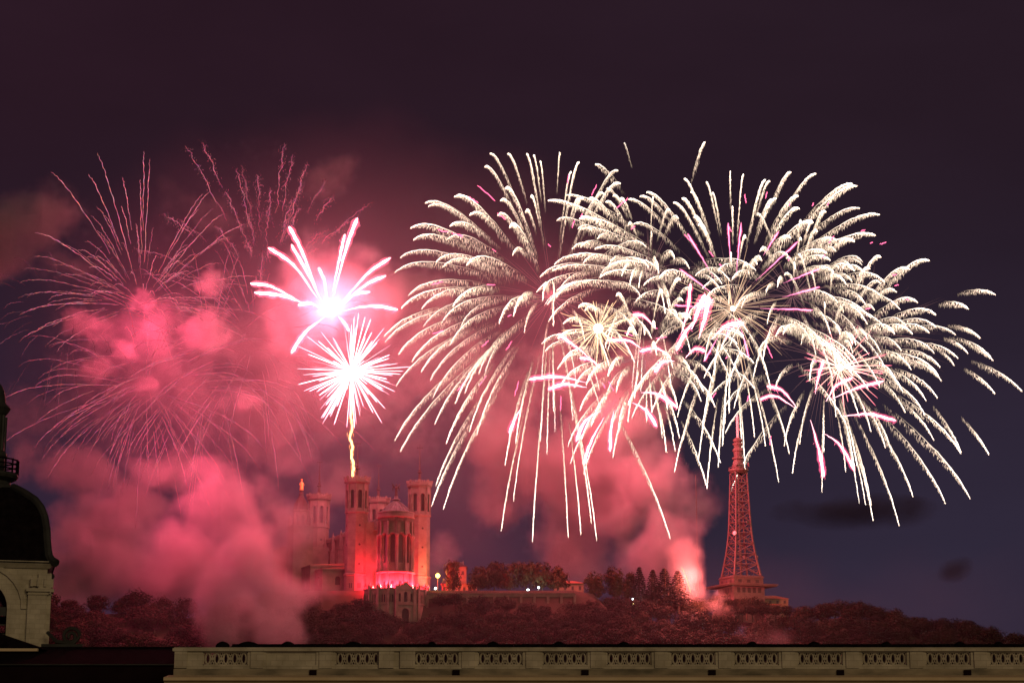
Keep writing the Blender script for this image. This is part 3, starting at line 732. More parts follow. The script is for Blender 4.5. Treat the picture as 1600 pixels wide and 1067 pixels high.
for r in range(rows):
    Y = 980 - r * 10.5
    x = -262 + (r % 2) * 5.5
    while x < 268:
        X = x * Y / 985 + R_.uniform(-2.6, 2.6); y = Y + R_.uniform(-3.5, 3.5)
        px = 800 + X / (Y * K)
        x += R_.choice((9.5, 11.5, 13.5))
        if abs(px - 622) < 52 and r == 0: continue
        if r >= 6 and (px > 1400): continue
        sc = R_.choice((R_.uniform(.7, .95), R_.uniform(.9, 1.35), R_.uniform(1.0, 1.2)))
        g = ground(X, y)
        zl = 1226 - (g + 11 * sc - CZ) / (y * K)
        if zl > 1012: continue
        if px < 440: lb, gp = 'dark bushy tree in the smoky wood on the left end of the hillside', 'trees of the left hillside wood'
        elif px < 1120: lb, gp = 'round-headed tree in the dense wood below the terrace and basilica', 'trees of the wood below the terrace'
        else: lb, gp = 'round-headed brownish tree on the right slope descending from the lattice tower', 'trees of the right-hand slope'
        tree('hillside_tree', 'round', X, y, g - .6 - 1.5 * (sc > 1.1), sc, lb, gp, xy=1.28)
# fringe of the right hilltop
for k in range(16):
    px = 1235 + k * 26; p = at(px, 950, 1002); X = p.x + R_.uniform(-2, 2)
    tree('hilltop_tree', 'round', X, 1004 + R_.uniform(-4, 6), ground(X, 1004) - .3, R_.uniform(.75, 1.0), 'low rounded tree on the skyline right of the lattice tower', 'skyline trees on the right hill', xy=1.4)
def put(name, kind, px, pybase, Y, pytop, label, group=None, hk=None, wide=None):
    b = at(px, pybase, Y); h = at(px, pytop, Y).z - b.z
    H = {'round': 11.3, 'clipped': 9.6, 'conifer': 15.3, 'tall': 14}[kind]
    t = tree(name, kind, b.x, Y, b.z, wide or h / H, label, group, sz=h / H); return t
for i, (px, w) in enumerate(((748, 1.15), (772, 1.1), (797, 1.1), (822, 1.1), (847, 1.15), (872, 1.1))):
    put('plane_tree', 'clipped', px, 928, 1006 + (i % 2) * 2, (882, 878, 881, 879, 880, 884)[i],
        'clipped plane tree, %s in the flat-topped row on the terrace' % ('leftmost', 'second from left', 'third from left', 'third from right', 'second from right', 'rightmost')[i], 'flat-topped row of plane trees', wide=w * 1.22)
put('round_tree', 'clipped', 706, 930, 1000, 877, 'round tree with a clear dark trunk between the bright lamp and the plane row', wide=1.18)
for px, top, w, lb in ((930, 891, 1.15, 'broad tree leftmost in the tall wood right of the orange house'), (962, 880, 1.25, 'tallest broad tree at the middle of the terrace wood'),
                       (984, 892, 1.0, 'brown leafy tree just left of the pointed conifers')):
    put('broad_tree', 'tall', px, 945, 996, top, lb, 'tall trees left of the conifers', wide=w * 1.12)
for px, top, w, lb in ((1000, 884, 1.5, 'dark pointed conifer nearest the brown broad trees'), (1021, 890, 1.5, 'second pointed conifer, lower than its left neighbour'), (1039, 884, 1.8, 'broad dark conifer fringed by pink smoke'),
                       (1060, 893, 1.7, 'dark conifer nearest to the base of the smoke column')):
    put('conifer', 'conifer', px, 950, 990, top, lb, 'dark conifers left of the smoke column', wide=w)
for k in range(24):
    px = 905 + k * 12.5; put('undergrowth_tree', 'round', px, 962, 1000 + (k % 3) * 7, 928 + (k * 7) % 9, 'bushy tree filling the wood behind the slope crest near the conifers', 'undergrowth trees by the conifers', wide=1.0)
for px in (1046, 1062, 1078): put('undergrowth_tree', 'round', px, 966, 1020, 930, 'bushy tree filling the wood behind the slope crest near the conifers', 'undergrowth trees by the conifers', wide=1.3)
put('bush', 'round', 690, 952, 984, 925, 'dark bush in front of the right corner of the crypt porch', wide=.95)
put('bush', 'round', 712, 950, 984, 924, 'dark bush beneath the round tree on the terrace edge', wide=.95)
for px in (1080, 1098, 1140, 1160, 1176, 1192, 1212, 1230): put('bush', 'round', px, 966, 992, 943, 'low bushy tree in front of the lattice tower base', 'bushes before the lattice tower', wide=.8)
for ps in PROTO.values():
    for p in ps:
        for c in list(p.children): bpy.data.objects.remove(c)
        bpy.data.objects.remove(p)

# ------------------------------------------------------------------ foreground: long building with pierced parapet
YF = 80.0; mpp = K * YF
def zf(py, Y=YF): return at(800, py, Y).z
def xfp(px, Y=YF, py=1030): return at(px, py, Y).x
fb = empty('long_building', (xfp(1000), YF, 0)); tag(fb, 'long tan stone building with pierced parapet and dark roof filling the bottom edge', 'building')
OX = fb.location.x; OY = YF
X = lambda px: xfp(px) - OX
zt, zb = zf(1011), zf(1055); p0, p1 = zf(1038.5), zf(1018)
xl, xr = X(273), X(1790)
panels = [(352, 70, 1), (455, 78, 0), (559, 70, 1), (682, 70, 1), (782, 70, 1), (883, 70, 1), (983, 70, 1), (1083, 70, 1), (1182, 70, 1), (1282, 70, 1), (1382, 70, 1), (1482, 70, 1), (1582, 70, 1), (1682, 70, 1)]
mb = MB()
edges = []
for c, w, op in panels: edges.append((X(c - w / 2), X(c + w / 2), op))
cur = xl
for a, b, op in edges:
    mb.box(cur, a, 0, .34, zb, zt - .15); cur = b
    if not op: mb.box(a, b, .07, .34, p0, p1); 
    mb.box(a, b, 0, .34, zb, p0); mb.box(a, b, 0, .34, p1, zt - .15)
mb.box(cur, xr, 0, .34, zb, zt - .15)
mb.build('parapet_wall', M['par'], fb)
mb = MB(); mb.box(xl - .08, xr, -.12, .42, zt - .148, zt - .03); mb.box(xl - .03, xr, -.06, .38, zt - .028, zt); mb.build('coping', M['par'], fb)
mb = MB(); mb.box(xl - .02, xr, -.07, -.003, zb, zf(1044.5)); mb.build('base_course', M['grime'], fb)
mb = MB()
for (a, b, op), (a2, b2, _) in zip(edges[:-1], edges[1:]):
    m_ = (b + a2) / 2; w = min(.3, (a2 - b) / 2 - .12)
    if (a2 - b) > 1.0: 
        for o in (-.42, .42): mb.box(m_ + o - .3, m_ + o + .3, -.09, -.003, zb + .3, zt - .16)
    else: mb.box(m_ - w, m_ + w, -.05, -.003, zb + .3, zt - .16)
mb.box(xl, xl + .5, -.09, -.003, zb + .3, zt - .16)
mb.pieces('pilaster', M['par'], fb)
def openwork(a, b):
    mb = MB(); n = 5; w = (b - a) / n; h = (p1 - p0); zc = (p0 + p1) / 2
    def ring(cx, cz, rx, rz, t=.035, k=14):
        pts = [(cx + rx * math.cos(q), .12, cz + rz * math.sin(q)) for q in np.linspace(0, 2 * PI, k + 1)]
        mb.tube(pts, t, 5, cap=False)
    for i in range(n):
        cx = a + w * (i + .5); ring(cx, zc, w * .27, h * .40, .042, 18)
        mb.box(cx - .03, cx + .03, .08, .17, p1 - h * .12, p1); mb.box(cx - .03, cx + .03, .08, .17, p0, p0 + h * .12)
    for i in range(n + 1):
        cx = a + w * i
        if 0 < i < n:
            mb.box(cx - w * .24, cx + w * .24, .07, .18, zc - h * .09, zc + h * .09)
            ring(cx, zc + h * .36, w * .16, h * .12, .026, 10); ring(cx, zc - h * .36, w * .16, h * .12, .026, 10)
            mb.box(cx - .02, cx + .02, .09, .16, zc - h * .26, zc + h * .26)
    mb.box(a, b, .05, .2, p0 - .001, p0 + .035); mb.box(a, b, .05, .2, p1 - .035, p1 + .001)
    mb.box(a - .001, a + .04, .05, .2, p0, p1); mb.box(b - .04, b + .001, .05, .2, p0, p1)
    mb.build('openwork_panel', M['par'], fb)
for a, b, op in edges:
    if op: openwork(a, b)
mb = MB()
for px in (490, 713, 914, 1112, 1312, 1510): mb.box(X(px) - .14, X(px) + .14, -.15, -.074, zb + .02, zb + .22)
mb.pieces('drain_opening', M['dark'], fb)
mb = MB(); xc = X(264)
zc = zf(1059)
mb.add([(xc, -1.1, zc - .02), (xr, -1.1, zc - .02), (xr, 0, zb + .02), (xc, 0, zb + .02)], [(0, 1, 2, 3)])
mb.add([(xc, q, z_) for q, z_ in ((-1.1, zc - .02), (-1.1, zc - .14), (-.95, zc - .2), (-.8, zc - .5), (-.45, zc - .62), (-.4, zc - 1.0), (0, zc - 1.0))] + [(xr, q, z_) for q, z_ in ((-1.1, zc - .02), (-1.1, zc - .14), (-.95, zc - .2), (-.8, zc - .5), (-.45, zc - .62), (-.4, zc - 1.0), (0, zc - 1.0))],
       [(i, i + 1, i + 8, i + 7) for i in range(6)] + [(0, 1, 2, 3, 4, 5, 6)])
for x in np.arange(xc + .3, xr, .45): mb.box(x - .11, x + .11, -.78, -.38, zc - .98, zc - .64)
mb.build('cornice', M['par_lit'], fb)
mb = MB(); mb.box(xl + .1, xr, .02, .4, -.1, zb); mb.build('facade', M['par'], fb)
for i in range(15):
    for zz in (3, 8.5, 14, 19.5):
        x = xl + 2.2 + i * 2.56 * 1.0
        if zz > zc - 3: continue
        mb = MB(); mb.box(x - .75, x - .6, -.08, .0, zz, zz + 3.2); mb.box(x + .6, x + .75, -.08, 0, zz, zz + 3.2); mb.box(x - .8, x + .8, -.12, 0, zz + 3.2, zz + 3.45); mb.box(x - .85, x + .85, -.16, 0, zz - .2, zz)
        f = mb.build('window', M['par_lit'], fb)
        mb = MB(); mb.box(x - .6, x + .6, -.02, .015, zz, zz + 3.2); mb.build('pane', M['glass'], f)
# roof behind the parapet
YR = 12.0; zr = at(800, 1008.0, YF + YR).z
mb = MB()
mb.add([(xl + .3, .9, zt - 1.2), (xr, .9, zt - 1.2), (xr, YR, zr), (xl + .6, YR, zr), (xr, YR + 11, zt - 1.2), (xl + .3, YR + 11, zt - 1.2)], [(0, 1, 2, 3), (3, 2, 4, 5), (0, 3, 5)])
for x in np.arange(xl + .8, xr, .6):
    mb.add([(x, .9, zt - 1.15), (x + .05, .9, zt - 1.15), (x + .05, YR, zr + .05), (x, YR, zr + .05)], [(0, 1, 2, 3)])
mb.tube([(xl + .6, YR, zr + .0), (xr, YR, zr + .0)], .07, 6)
mb.build('roof', M['dome'], fb)
for px, r in ((348, .32), (388, .5), (450, .32), (552, .4), (675, .22), (770, .3), (873, .3), (975, .28), (1175, .28), (1272, .3), (1385, .25), (1500, .28), (1560, .25)):
    x = xfp(px, YF + YR, 1006) - OX
    mb = MB(); mb.lathe([(r, zr - .3), (r, zr + .0), (r * .85, zr + .08), (r * .5, zr + .15), (.03, zr + .19)], 12, x, YR)
    mb.build('roof_vent', M['lead'] if r > .6 else M['dome'], fb, smooth=True)
# low wing on the left
lw = empty('low_wing', (xfp(140), 84, 0)); tag(lw, 'low nearly black wing with plain dark roof joining the domed pavilion and the parapet', 'building')
LX = lambda px, Y=84.0, py=1040: at(px, py, Y).x - lw.location.x
z1 = zf(1037, 84)
mb = MB(); mb.box(LX(-300), LX(276), 0, .4, -.1, z1 - .05); mb.build('wall', M['dark'], lw)
mb = MB(); mb.box(LX(-300), LX(272), -.14, .1, z1 - .048, z1 + .0); mb.build('gutter', M['lead'], lw)
for px in (-60, 70, 205):
    x = LX(px); mb = MB(); mb.box(x - .7, x + .7, -.05, 0, z1 - 3.4, z1 - 1.2); mb.build('shutter', M['lead'], lw)
z2 = at(140, 1012, 91).z
mb = MB(); mb.add([(LX(-300), -.1, z1 + .002), (LX(272), -.1, z1 + .002), (LX(272), 7, z2), (LX(-300), 7, z2), (LX(272), 8, z1 - 3), (LX(-300), 8, z1 - 3)], [(0, 1, 2, 3), (3, 2, 4, 5)])
mb.tube([(LX(-300), 7, z2), (LX(272), 7, z2)], .06, 6)
mb.build('roof', M['dome'], lw)
# domed pavilion
YD = 96.0; dpx = -30
dpv = at(dpx, 900, YD); pv = empty('domed_pavilion', (dpv.x, YD, 0), math.radians(14.5)); tag(pv, 'tan stone pavilion with dark bulging dome and railed lantern at the left edge', 'tower')
HWd = 102 * K * YD * .98; yd = HWd                      # front wall plane at y = -HWd, so correct heights for YD-HWd
zD = lambda py, Y=YD - HWd: at(dpx, py, Y).z
WD = HWd * .985
mb = MB(); pn = MB()
zc0 = zD(881)
for a in (-PI / 2, PI / 2, 0, PI):
    T = xf(WD * math.cos(a), WD * math.sin(a), a)
    rad = 43 * K * (YD - HWd)
    ol = mb.arch(T, WD * 2, zc0, rad * 2, zD(1012), zD(949), .5, n=14, z0=-.1)
    for q in range(14):
        a0 = PI * q / 14; a1 = PI * (q + 1) / 14; r0, r1 = rad * 1.5, rad * 1.68
        p = [(-r0 * math.cos(u), zD(949) + r0 * math.sin(u)) for u in (a0, a1)] + [(-r1 * math.cos(u), zD(949) + r1 * math.sin(u)) for u in (a1, a0)]
        mb.add([T(s_, .1, z_) for s_, z_ in p] + [T(s_, 0, z_) for s_, z_ in p], [(0, 1, 2, 3), (2, 3, 7, 6), (0, 1, 5, 4)])
    for sg in (-1, 1):
        c = sg * WD * .87; w = WD * .145
        mb.box(c - w, c + w, .003, .22, -.1, zD(922), T=T); mb.box(c - w - .1, c + w + .12, 0, .34, zD(922), zD(917), T=T); mb.box(c - w - .04, c + w + .05, 0, .28, zD(927), zD(925), T=T)
        mb.box(c - w * .85, c + w * .85, .0, .2, zD(913), zD(903), T=T)
        for q in (-.7, 0, .7): mb.box(c + q * w - .05, c + q * w + .05, .2, .3, zD(914), zD(901), T=T)
        mb.box(c + sg * w * 1.05, c + sg * w * 1.35, -.4, .2, zD(925), zD(893), T=T)
    pn.box(-rad, rad, -.3, -.2, zD(960), zD(946), T=T)
    for q in (-.5, 0, .5): pn.box(q * rad - .04, q * rad + .04, -.28, -.2, zD(1010), zD(912), T=T)
    for zz in (975, 990): pn.box(-rad, rad, -.27, -.21, zD(zz), zD(zz) + .06, T=T)
mb.lathe([((WD + .1) * 1.414, zc0 - .12), ((WD + .2) * 1.414, zc0 - .02), ((WD + .3) * 1.414, zc0 + .08), ((WD + .3) * 1.414, zc0 + .2), (WD * 1.3, zc0 + .2)], 4, rot=PI / 4)
mb.build('wall', M['par'], pv); pn.build('window_frame', M['lead'], pv)
prof = [(114, 877), (107, 873), (102, 866), (100, 856), (98, 840), (96.5, 824), (92, 803), (86, 790), (77, 779), (62, 769.5), (50, 763.5), (42, 760)]
kk = K * YD
P_ = [(w * kk * .97, at(dpx, py, YD - w * kk * .9).z) for w, py in prof]
mb = MB(); mb.lathe([(r * 1.414, z_) for r, z_ in P_], 4, rot=PI / 4); mb.build('dome_roof', M['dome'], pv)
mb = MB()
for sx in (-1, 1):
    for sy in (-1, 1): mb.tube([(sx * r, sy * r, z_) for r, z_ in P_], .2, 8)
mb.pieces('hip_roll', M['lead'], pv)
mb = MB(); zz = lambda py: at(dpx, py, YD).z; q = kk
mb.lathe([(r_ * q / 1.04, zz(y_)) for r_, y_ in ((52, 768), (50, 765), (46, 760), (40, 757), (39, 753), (49, 748), (51, 744), (50, 740), (30, 738))], 20)
mb.build('lantern_base', M['lead'], pv)
mb = MB(); mb.lathe([(r_ * q / 1.04, zz(y_)) for r_, y_ in ((29, 739), (29, 717), (31.5, 713), (31, 708), (26.5, 705), (25, 675), (24.5, 650), (28, 646), (33, 638), (31, 635), (25.5, 631), (24, 622), (22, 612), (18, 604), (12, 597), (6, 592), (2.5, 582), (.5, 560))], 16)
for k in range(8):
    a = 2 * PI * k / 8 + .2; mb.tube([(25 * q * math.cos(a), 25 * q * math.sin(a), zz(705)), (25 * q * math.cos(a), 25 * q * math.sin(a), zz(650))], .08, 6)
mb.build('lantern', M['lead'], pv)
mb = MB(); rr = 48 * q
for py in (734.5, 727, 720): mb.tube([(rr * math.cos(a), rr * math.sin(a), zz(py)) for a in np.linspace(0, 2 * PI, 29)], .035, 4)
for k in range(20):
    a = 2 * PI * k / 20; mb.tube([(rr * math.cos(a), rr * math.sin(a), zz(741)), (rr * math.cos(a), rr * math.sin(a), zz(718.5))], .04, 4)
mb.build('railing', M['dome'], pv)
# roof slope at the foot of the pavilion
mb = MB(); Y = 88.5; L_ = lambda px, py: at(px, py, Y)
a, b, c = L_(-120, 950), L_(64, 1012), L_(-120, 1012); s_ = Vector((0, 4.2, 0))
mb.add([a, b, c, a + s_, b + s_, c + s_], [(0, 2, 1), (3, 4, 5), (0, 1, 4, 3), (0, 3, 5, 2)])
rf = empty('gabled_lean_to', (c.x, c.y, c.z)); tag(rf, 'black sloping roof with a pale gutter at the foot of the domed pavilion', 'roof')
mb.v = [tuple(Vector(p) - rf.location) for p in mb.v]
mb.build('roof', M['dome'], rf)
mb = MB(); g0 = L_(-120, 1015) - rf.location; g1 = L_(60, 1015) - rf.location
mb.box(g0.x, g1.x, -.2, .02, g0.z - .06, g0.z + .06); mb.build('gutter', M['par_lit'], rf)
mb = MB(); mb.box(g0.x, g1.x - .1, .0, 4, g0.z - 9, g0.z - .08); mb.build('wall', M['dark'], rf)
# scrolled stone ornament beside the pavilion
vz = at(98, 1008, 93); vo = empty('stone_scroll', (vz.x, vz.y, vz.z)); tag(vo, 'dim stone scroll ornament standing on the dark roof beside the pavilion', 'ornament')
mb = MB(); pts = []
for k in range(26):
    a = k * .42; r = .42 - .014 * k; pts.append((.35 + r * math.cos(a), 0, .42 + r * math.sin(a)))
mb.tube(pts, .09, 6); mb.tube([(.35 + .42, 0, .42), (.5, 0, .1), (-.3, 0, .18), (-.75, 0, .62)], [.09, .1, .1, .08], 6); mb.build('scroll', M['lead'], vo)
mb = MB(); mb.box(-.95, .95, -.2, .2, -.9, .06); mb.build('plinth', M['lead'], vo)

# ------------------------------------------------------------------ fireworks
def hang(mb, p, L, w, col, slant):
    """one falling glowing spark, a long thin crystal"""
    a = Vector((slant.x * L, slant.y * L, -L)); h = w / 2
    q0 = p; q1 = p + a * .35; q2 = p + a
    mb.add([q0, q1 + Vector((h, 0, 0)), q1 + Vector((-h * .5, h * .87, 0)), q1 + Vector((-h * .5, -h * .87, 0)), q2],
           [(0, 1, 2), (0, 2, 3), (0, 3, 1), (4, 2, 1), (4, 3, 2), (4, 1, 3)], col)
KD = 1.9
def pos(c, V, G, s):
    f = (1 - math.exp(-KD * s)) / (1 - math.exp(-KD))
    return c + V * f - Vector((0, 0, G * s ** 1.9))
def comet(parent, c, tip, G, s0, rng, hot=1.0, dense=1.0, name='spark_trail', gold=(1.0, .74, .52), thick=1.0):
    V = tip - c + Vector((0, 0, G)); mb = MB(); thick = thick * rng.uniform(.62, 1.12)
    L = V.length
    n = int(290 * dense * (1 - s0) * max(.4, L / 75))
    wind = Vector((rng.uniform(-.10, .10), rng.uniform(-.1, .1), 0))
    ns = 20; pts = []; rad = []; cols = []
    for i in range(ns + 1):
        u = i / ns; s = s0 + .06 + (1 - s0 - .06) * u
        pts.append(pos(c, V, G, s) + Vector((rng.gauss(0, .10), rng.gauss(0, .1), rng.gauss(0, .10))))
        rad.append((.07 + .20 * math.sin(PI * (u ** 1.2)) ** .8) * thick if 0 < u < 1 else .04)
        b = hot * (.3 + 4.4 * u ** 1.2)
        cols.append((b * gold[0], b * (gold[1] + .16 * u), b * (gold[2] + .3 * u)))
    mb.tube(pts, rad, 5, cols)
    for k in range(n):
        s = s0 + (1 - s0) * (k + rng.random()) / n
        age = 1 - s
        p = pos(c, V, G, s); fall = (age ** .75) * 5.6 * thick * min(1, (s - s0) * 5 + .35)
        start = rng.random() ** 1.5 * fall
        lg = rng.uniform(.9, 2.9) * (.3 + 1.2 * age)
        p = p + wind * start - Vector((0, 0, start)) + Vector((rng.gauss(0, .14), rng.gauss(0, .3), 0))
        b = hot * (4.1 * (1 - .62 * age) * (1 - .6 * start / (fall + .1))) * rng.uniform(.35, 1.35) * min(1, (s - s0) * 5 + .12)
        hang(mb, p, lg, rng.uniform(.13, .30) * thick, (b * gold[0], b * gold[1] * rng.uniform(.9, 1.05), b * gold[2]), wind + Vector((rng.gauss(0, .07), 0, 0)))
    return mb.build(name, HEAT, parent)
def willow(label, cpx, cpy, Y, R, tips, nfill, seed, G=20, hot=1.0, zbias=0.0, power=0, color=(1, .5, .4), lo=.20, hi=.42, Rv=None):
    rng = random.Random(seed); c = at(cpx, cpy, Y); t = empty('firework_burst', c); tag(t, label, 'firework', 'gold willow fireworks')
    zero = Vector((0, 0, 0)); cnt = 0
    for (x, y) in tips:
        p = at(x, y, Y) - c; V2 = p + Vector((0, 0, G)); d2 = math.hypot(V2.x, V2.z)
        dy = math.sqrt(max(0, R * R - d2 * d2)) * rng.choice((-1, 1)) * .9
        if abs(dy) < 5: dy = rng.uniform(-12, 12)
        sc = (Y + dy) / Y
        q = at(x, y, Y + dy) - c
        comet(t, zero, q, G, rng.uniform(lo, hi), rng, hot * rng.uniform(.8, 1.15)); cnt += 1
    while cnt < nfill + len(tips) and cnt < 99:
        d = Vector((rng.gauss(0, 1), rng.gauss(0, 1.25), rng.gauss(0, 1))).normalized()
        if d.z < -.75 and rng.random() < .6: continue
        tip = d * R * rng.uniform(.8, 1.0) - Vector((0, 0, G))
        comet(t, zero, tip, G, rng.uniform(lo, hi), rng, hot * rng.uniform(.65, 1.05), .9); cnt += 1
    # threads from the break to the burning part
    mb = MB()
    for k in range(46):
        d = Vector((rng.gauss(0, 1), rng.gauss(0, 1), rng.gauss(0, 1))).normalized(); V = d * R
        pts = [pos(zero, V, G, s) for s in (.01, .1, .2, .32)]
        mb.tube(pts, [.05, .08, .08, .03], 3, [(.5, .22, .25), (.34, .15, .16), (.25, .12, .12), (.1, .05, .05)])
    mb.build('inner_thread', HEAT, t)
    if power: lamp('burst_light', (0, 0, 0), power, color, 14, t)
    return t
c1 = lambda x, y: (600 + x / 2.964, 200 + y / 2.964)
c2 = lambda x, y: (1050 + x / 2.909, 200 + y / 2.909)
c3 = lambda x, y: (600 + x / 2.964, 500 + y / 2.964)
c4 = lambda x, y: (1050 + x / 2.909, 500 + y / 2.909)
T1 = [c1(*p) for p in ((490, 118), (465, 178), (572, 118), (660, 120), (692, 127), (723, 155), (815, 115), (903, 160), (868, 205), (325, 317), (190, 347), (205, 362), (395, 402), (305, 453), (122, 463), (135, 517), (75, 600), (240, 620), (50, 668), (112, 775), (80, 833), (270, 645), (175, 835), (318, 825), (0, 965),
      (1085, 197), (1095, 257), (1020, 305), (905, 335), (580, 460), (680, 320), (655, 390), (600, 870), (650, 945), (735, 800), (785, 915))] + \
     [c3(*p) for p in ((5, 100), (55, 305), (130, 190), (172, 240), (215, 278), (225, 360), (330, 385), (50, 555), (75, 610), (288, 570), (395, 515), (430, 530), (240, 765), (220, 860), (275, 875), (543, 975), (600, 835), (610, 570), (687, 1025), (725, 560), (755, 620), (853, 1005), (912, 990), (985, 1020), (960, 940), (875, 460), (785, 420), (1325, 1010), (1020, 500))]
T2 = [c2(*p) for p in ((55, 230), (45, 320), (100, 405), (155, 245), (265, 197), (325, 210), (425, 235), (445, 240), (540, 200), (475, 320), (575, 308), (655, 207), (580, 365), (820, 252), (840, 262), (853, 365), (945, 393), (640, 428), (830, 515), (925, 487), (735, 655), (905, 860), (5, 340), (85, 290), (120, 440), (720, 600), (690, 990), (540, 500))] + \
     [c1(*p) for p in ((1185, 315), (1215, 297), (1130, 330), (760, 335), (845, 310), (905, 420), (905, 470), (845, 600), (780, 660), (800, 750), (1000, 690), (975, 560), (1040, 640))] + \
     [c4(*p) for p in ((230, 570), (120, 635), (50, 545), (320, 635), (135, 520), (158, 765), (25, 440), (425, 570), (375, 530), (485, 735), (190, 250), (240, 470), (260, 420))] + [c3(1345, 700), c3(1130, 390), c3(1240, 425)]
T3 = [c2(*p) for p in ((950, 585), (1170, 602), (1080, 640), (900, 640), (950, 705), (1020, 745), (1115, 790), (1200, 848), (1170, 930), (1290, 940), (820, 980))] + \
     [c4(*p) for p in ((1225, 275), (1150, 430), (1190, 545), (1155, 365), (1313, 605), (1355, 810), (1243, 832), (1095, 800), (1032, 932), (905, 838), (880, 838), (970, 580), (1000, 600), (790, 690), (830, 680), (682, 780), (548, 695), (690, 600), (1060, 420), (1210, 250))]
T4 = [c2(*p) for p in ((1470, 757), (1350, 822), (1400, 955), (1450, 1040))] + [c4(*p) for p in ((1400, 80), (1345, 150), (1460, 183), (1283, 205), (1590, 322), (1468, 333), (1440, 610), (1315, 600))]
willow('large gold willow burst left of the others, trails drooping beside the right basilica spire', 863, 466, 1010, 84, T1, 40, 1, G=20, power=0, lo=.12, hi=.40)
willow('largest gold willow burst in the middle of the white group, directly above the lattice tower', 1145, 478, 1040, 84, T2, 46, 2, G=17, hot=1.2)
willow('gold willow burst with long trails falling over the right-hand hillside', 1290, 560, 1060, 78, T3, 44, 3, G=19, hot=1.15)
willow('faintest outermost gold willow, only its right-hand tips reaching the far right of the group', 1352, 520, 1090, 90, T4, 0, 4, G=16, lo=.45, hi=.6, hot=1.1)
willow('compact white-gold willow burst low between the left and central willows', 1010, 560, 1000, 62, [c1(*p) for p in ((1075, 775), (1140, 905), (1255, 925), (1420, 880), (1385, 800), (1290, 760), (900, 830), (830, 905), (805, 975))] + [c3(*p) for p in ((1240, 425), (1160, 360), (960, 490), (1040, 560), (905, 420), (820, 300), (1420, 240), (1480, 330))], 42, 12, G=16, hot=1.25)
willow('white-gold willow burst filling the space between the left and central shells', 1015, 425, 1045, 66, [c1(*p) for p in ((905, 420), (1000, 690), (1040, 640), (1130, 450), (1240, 500), (1260, 640), (1180, 740), (870, 560))], 44, 13, G=15, hot=1.1)
willow('white-gold willow burst filling the space between the central and right shells', 1238, 462, 1050, 64, [c2(*p) for p in ((640, 428), (830, 515), (735, 655), (700, 380), (660, 470), (820, 700), (400, 560), (560, 640))], 42, 14, G=16, hot=1.1)
# stray comets
def stray(label, a, b, Y, G, hot=.9, s0=.3, dense=.8, thick=1.0):
    p, q = at(*a, Y), at(*b, Y); t = empty('comet', p); tag(t, label, 'firework', 'stray gold comets'); comet(t, Vector((0, 0, 0)), q - p, G, s0, random.Random(int(a[0])), hot, dense, thick=thick)
stray('stray gold comet curling over at the top left of the central willow', (1004, 330), (975, 223), 1020, 7, .6, .35, .55, .7)
stray('stray gold comet, left of the curling one, arching down over the left willow', (1000, 330), (930, 257), 1020, 8, .8, .2)
stray('highest gold comet hooking right above the central willow', (1066, 330), (1102, 222), 1030, 9, 1, .2, 1, .8)

def sheath_stroke(parent, pts, r, core, gas, col, c0, name='glowing_stroke'):
    """smooth Catmull path; white-hot core inside a cylinder of glowing gas"""
    P = [Vector(p) for p in pts]; Q = [P[0]] + P + [P[-1]]; out_ = []
    for i in range(1, len(Q) - 2):
        for k in range(8):
            t = k / 8; a, b, c_, d = Q[i - 1], Q[i], Q[i + 1], Q[i + 2]
            out_.append(.5 * ((2 * b) + (c_ - a) * t + (2 * a - 5 * b + 4 * c_ - d) * t * t + (3 * b - a - 3 * c_ + d) * t ** 3))
    out_.append(P[-1]); n = len(out_)
    jr = random.Random(int(abs(P[0].x * 97 + P[-1].z * 31)))
    out_ = [p + Vector((jr.gauss(0, .10), 0, jr.gauss(0, .10))) for p in out_]
    env = [jr.uniform(.8, 1.12) * max(.18, min(1, (i / n) * 1.5 + .1)) * (1 if i < n - 2 else (.75 if i == n - 2 else .35)) for i in range(n)]
    mb = MB(); mb.tube(out_, [r * e * .62 for e in env], 8, [tuple(q * (.35 + .65 * e) for q in c0) for e in env])
    for k in range(int(n * 2.2)):
        i = jr.randrange(n // 3, n); dr = out_[max(0, i - 1)] - out_[i]
        p = out_[i] + Vector((jr.gauss(0, 1), jr.gauss(0, 1), jr.gauss(0, 1))) * r * env[i] * .95
        hang(mb, p, jr.uniform(.5, 2.0) * r, .16, (c0[0] * .5, c0[1] * .16, c0[2] * .25), Vector((dr.x, dr.y, 0)) * .5)
    o = mb.build(name, HEAT, parent)
    mb = MB(); mb.tube(out_, [r * e * 1.9 for e in env], 10); mb.build('glow', gas, o)
    return o
GAS = glow_gas('pink_hot_gas', (1.0, .12, .26), .34); GASW = glow_gas('pale_hot_gas', (1.0, .12, .20), .4)
def palm(label, C, Y, strokes, r=1.0, gas=None, c0=(6, 3.2, 3.6), group=None, seed=1, spread=16):
    rng = random.Random(seed); c = at(*C, Y); t = empty('firework_burst', c); tag(t, label, 'firework', group)
    for st in strokes:
        st = list(reversed(st)); dy = rng.uniform(-spread, spread)       # written tip first
        pts = [at(x, y, Y + dy * (i + .3) / len(st)) - c for i, (x, y) in enumerate(st)]
        sheath_stroke(t, pts, r * rng.uniform(.8, 1.15), None, gas or GAS, None, c0)
    return t
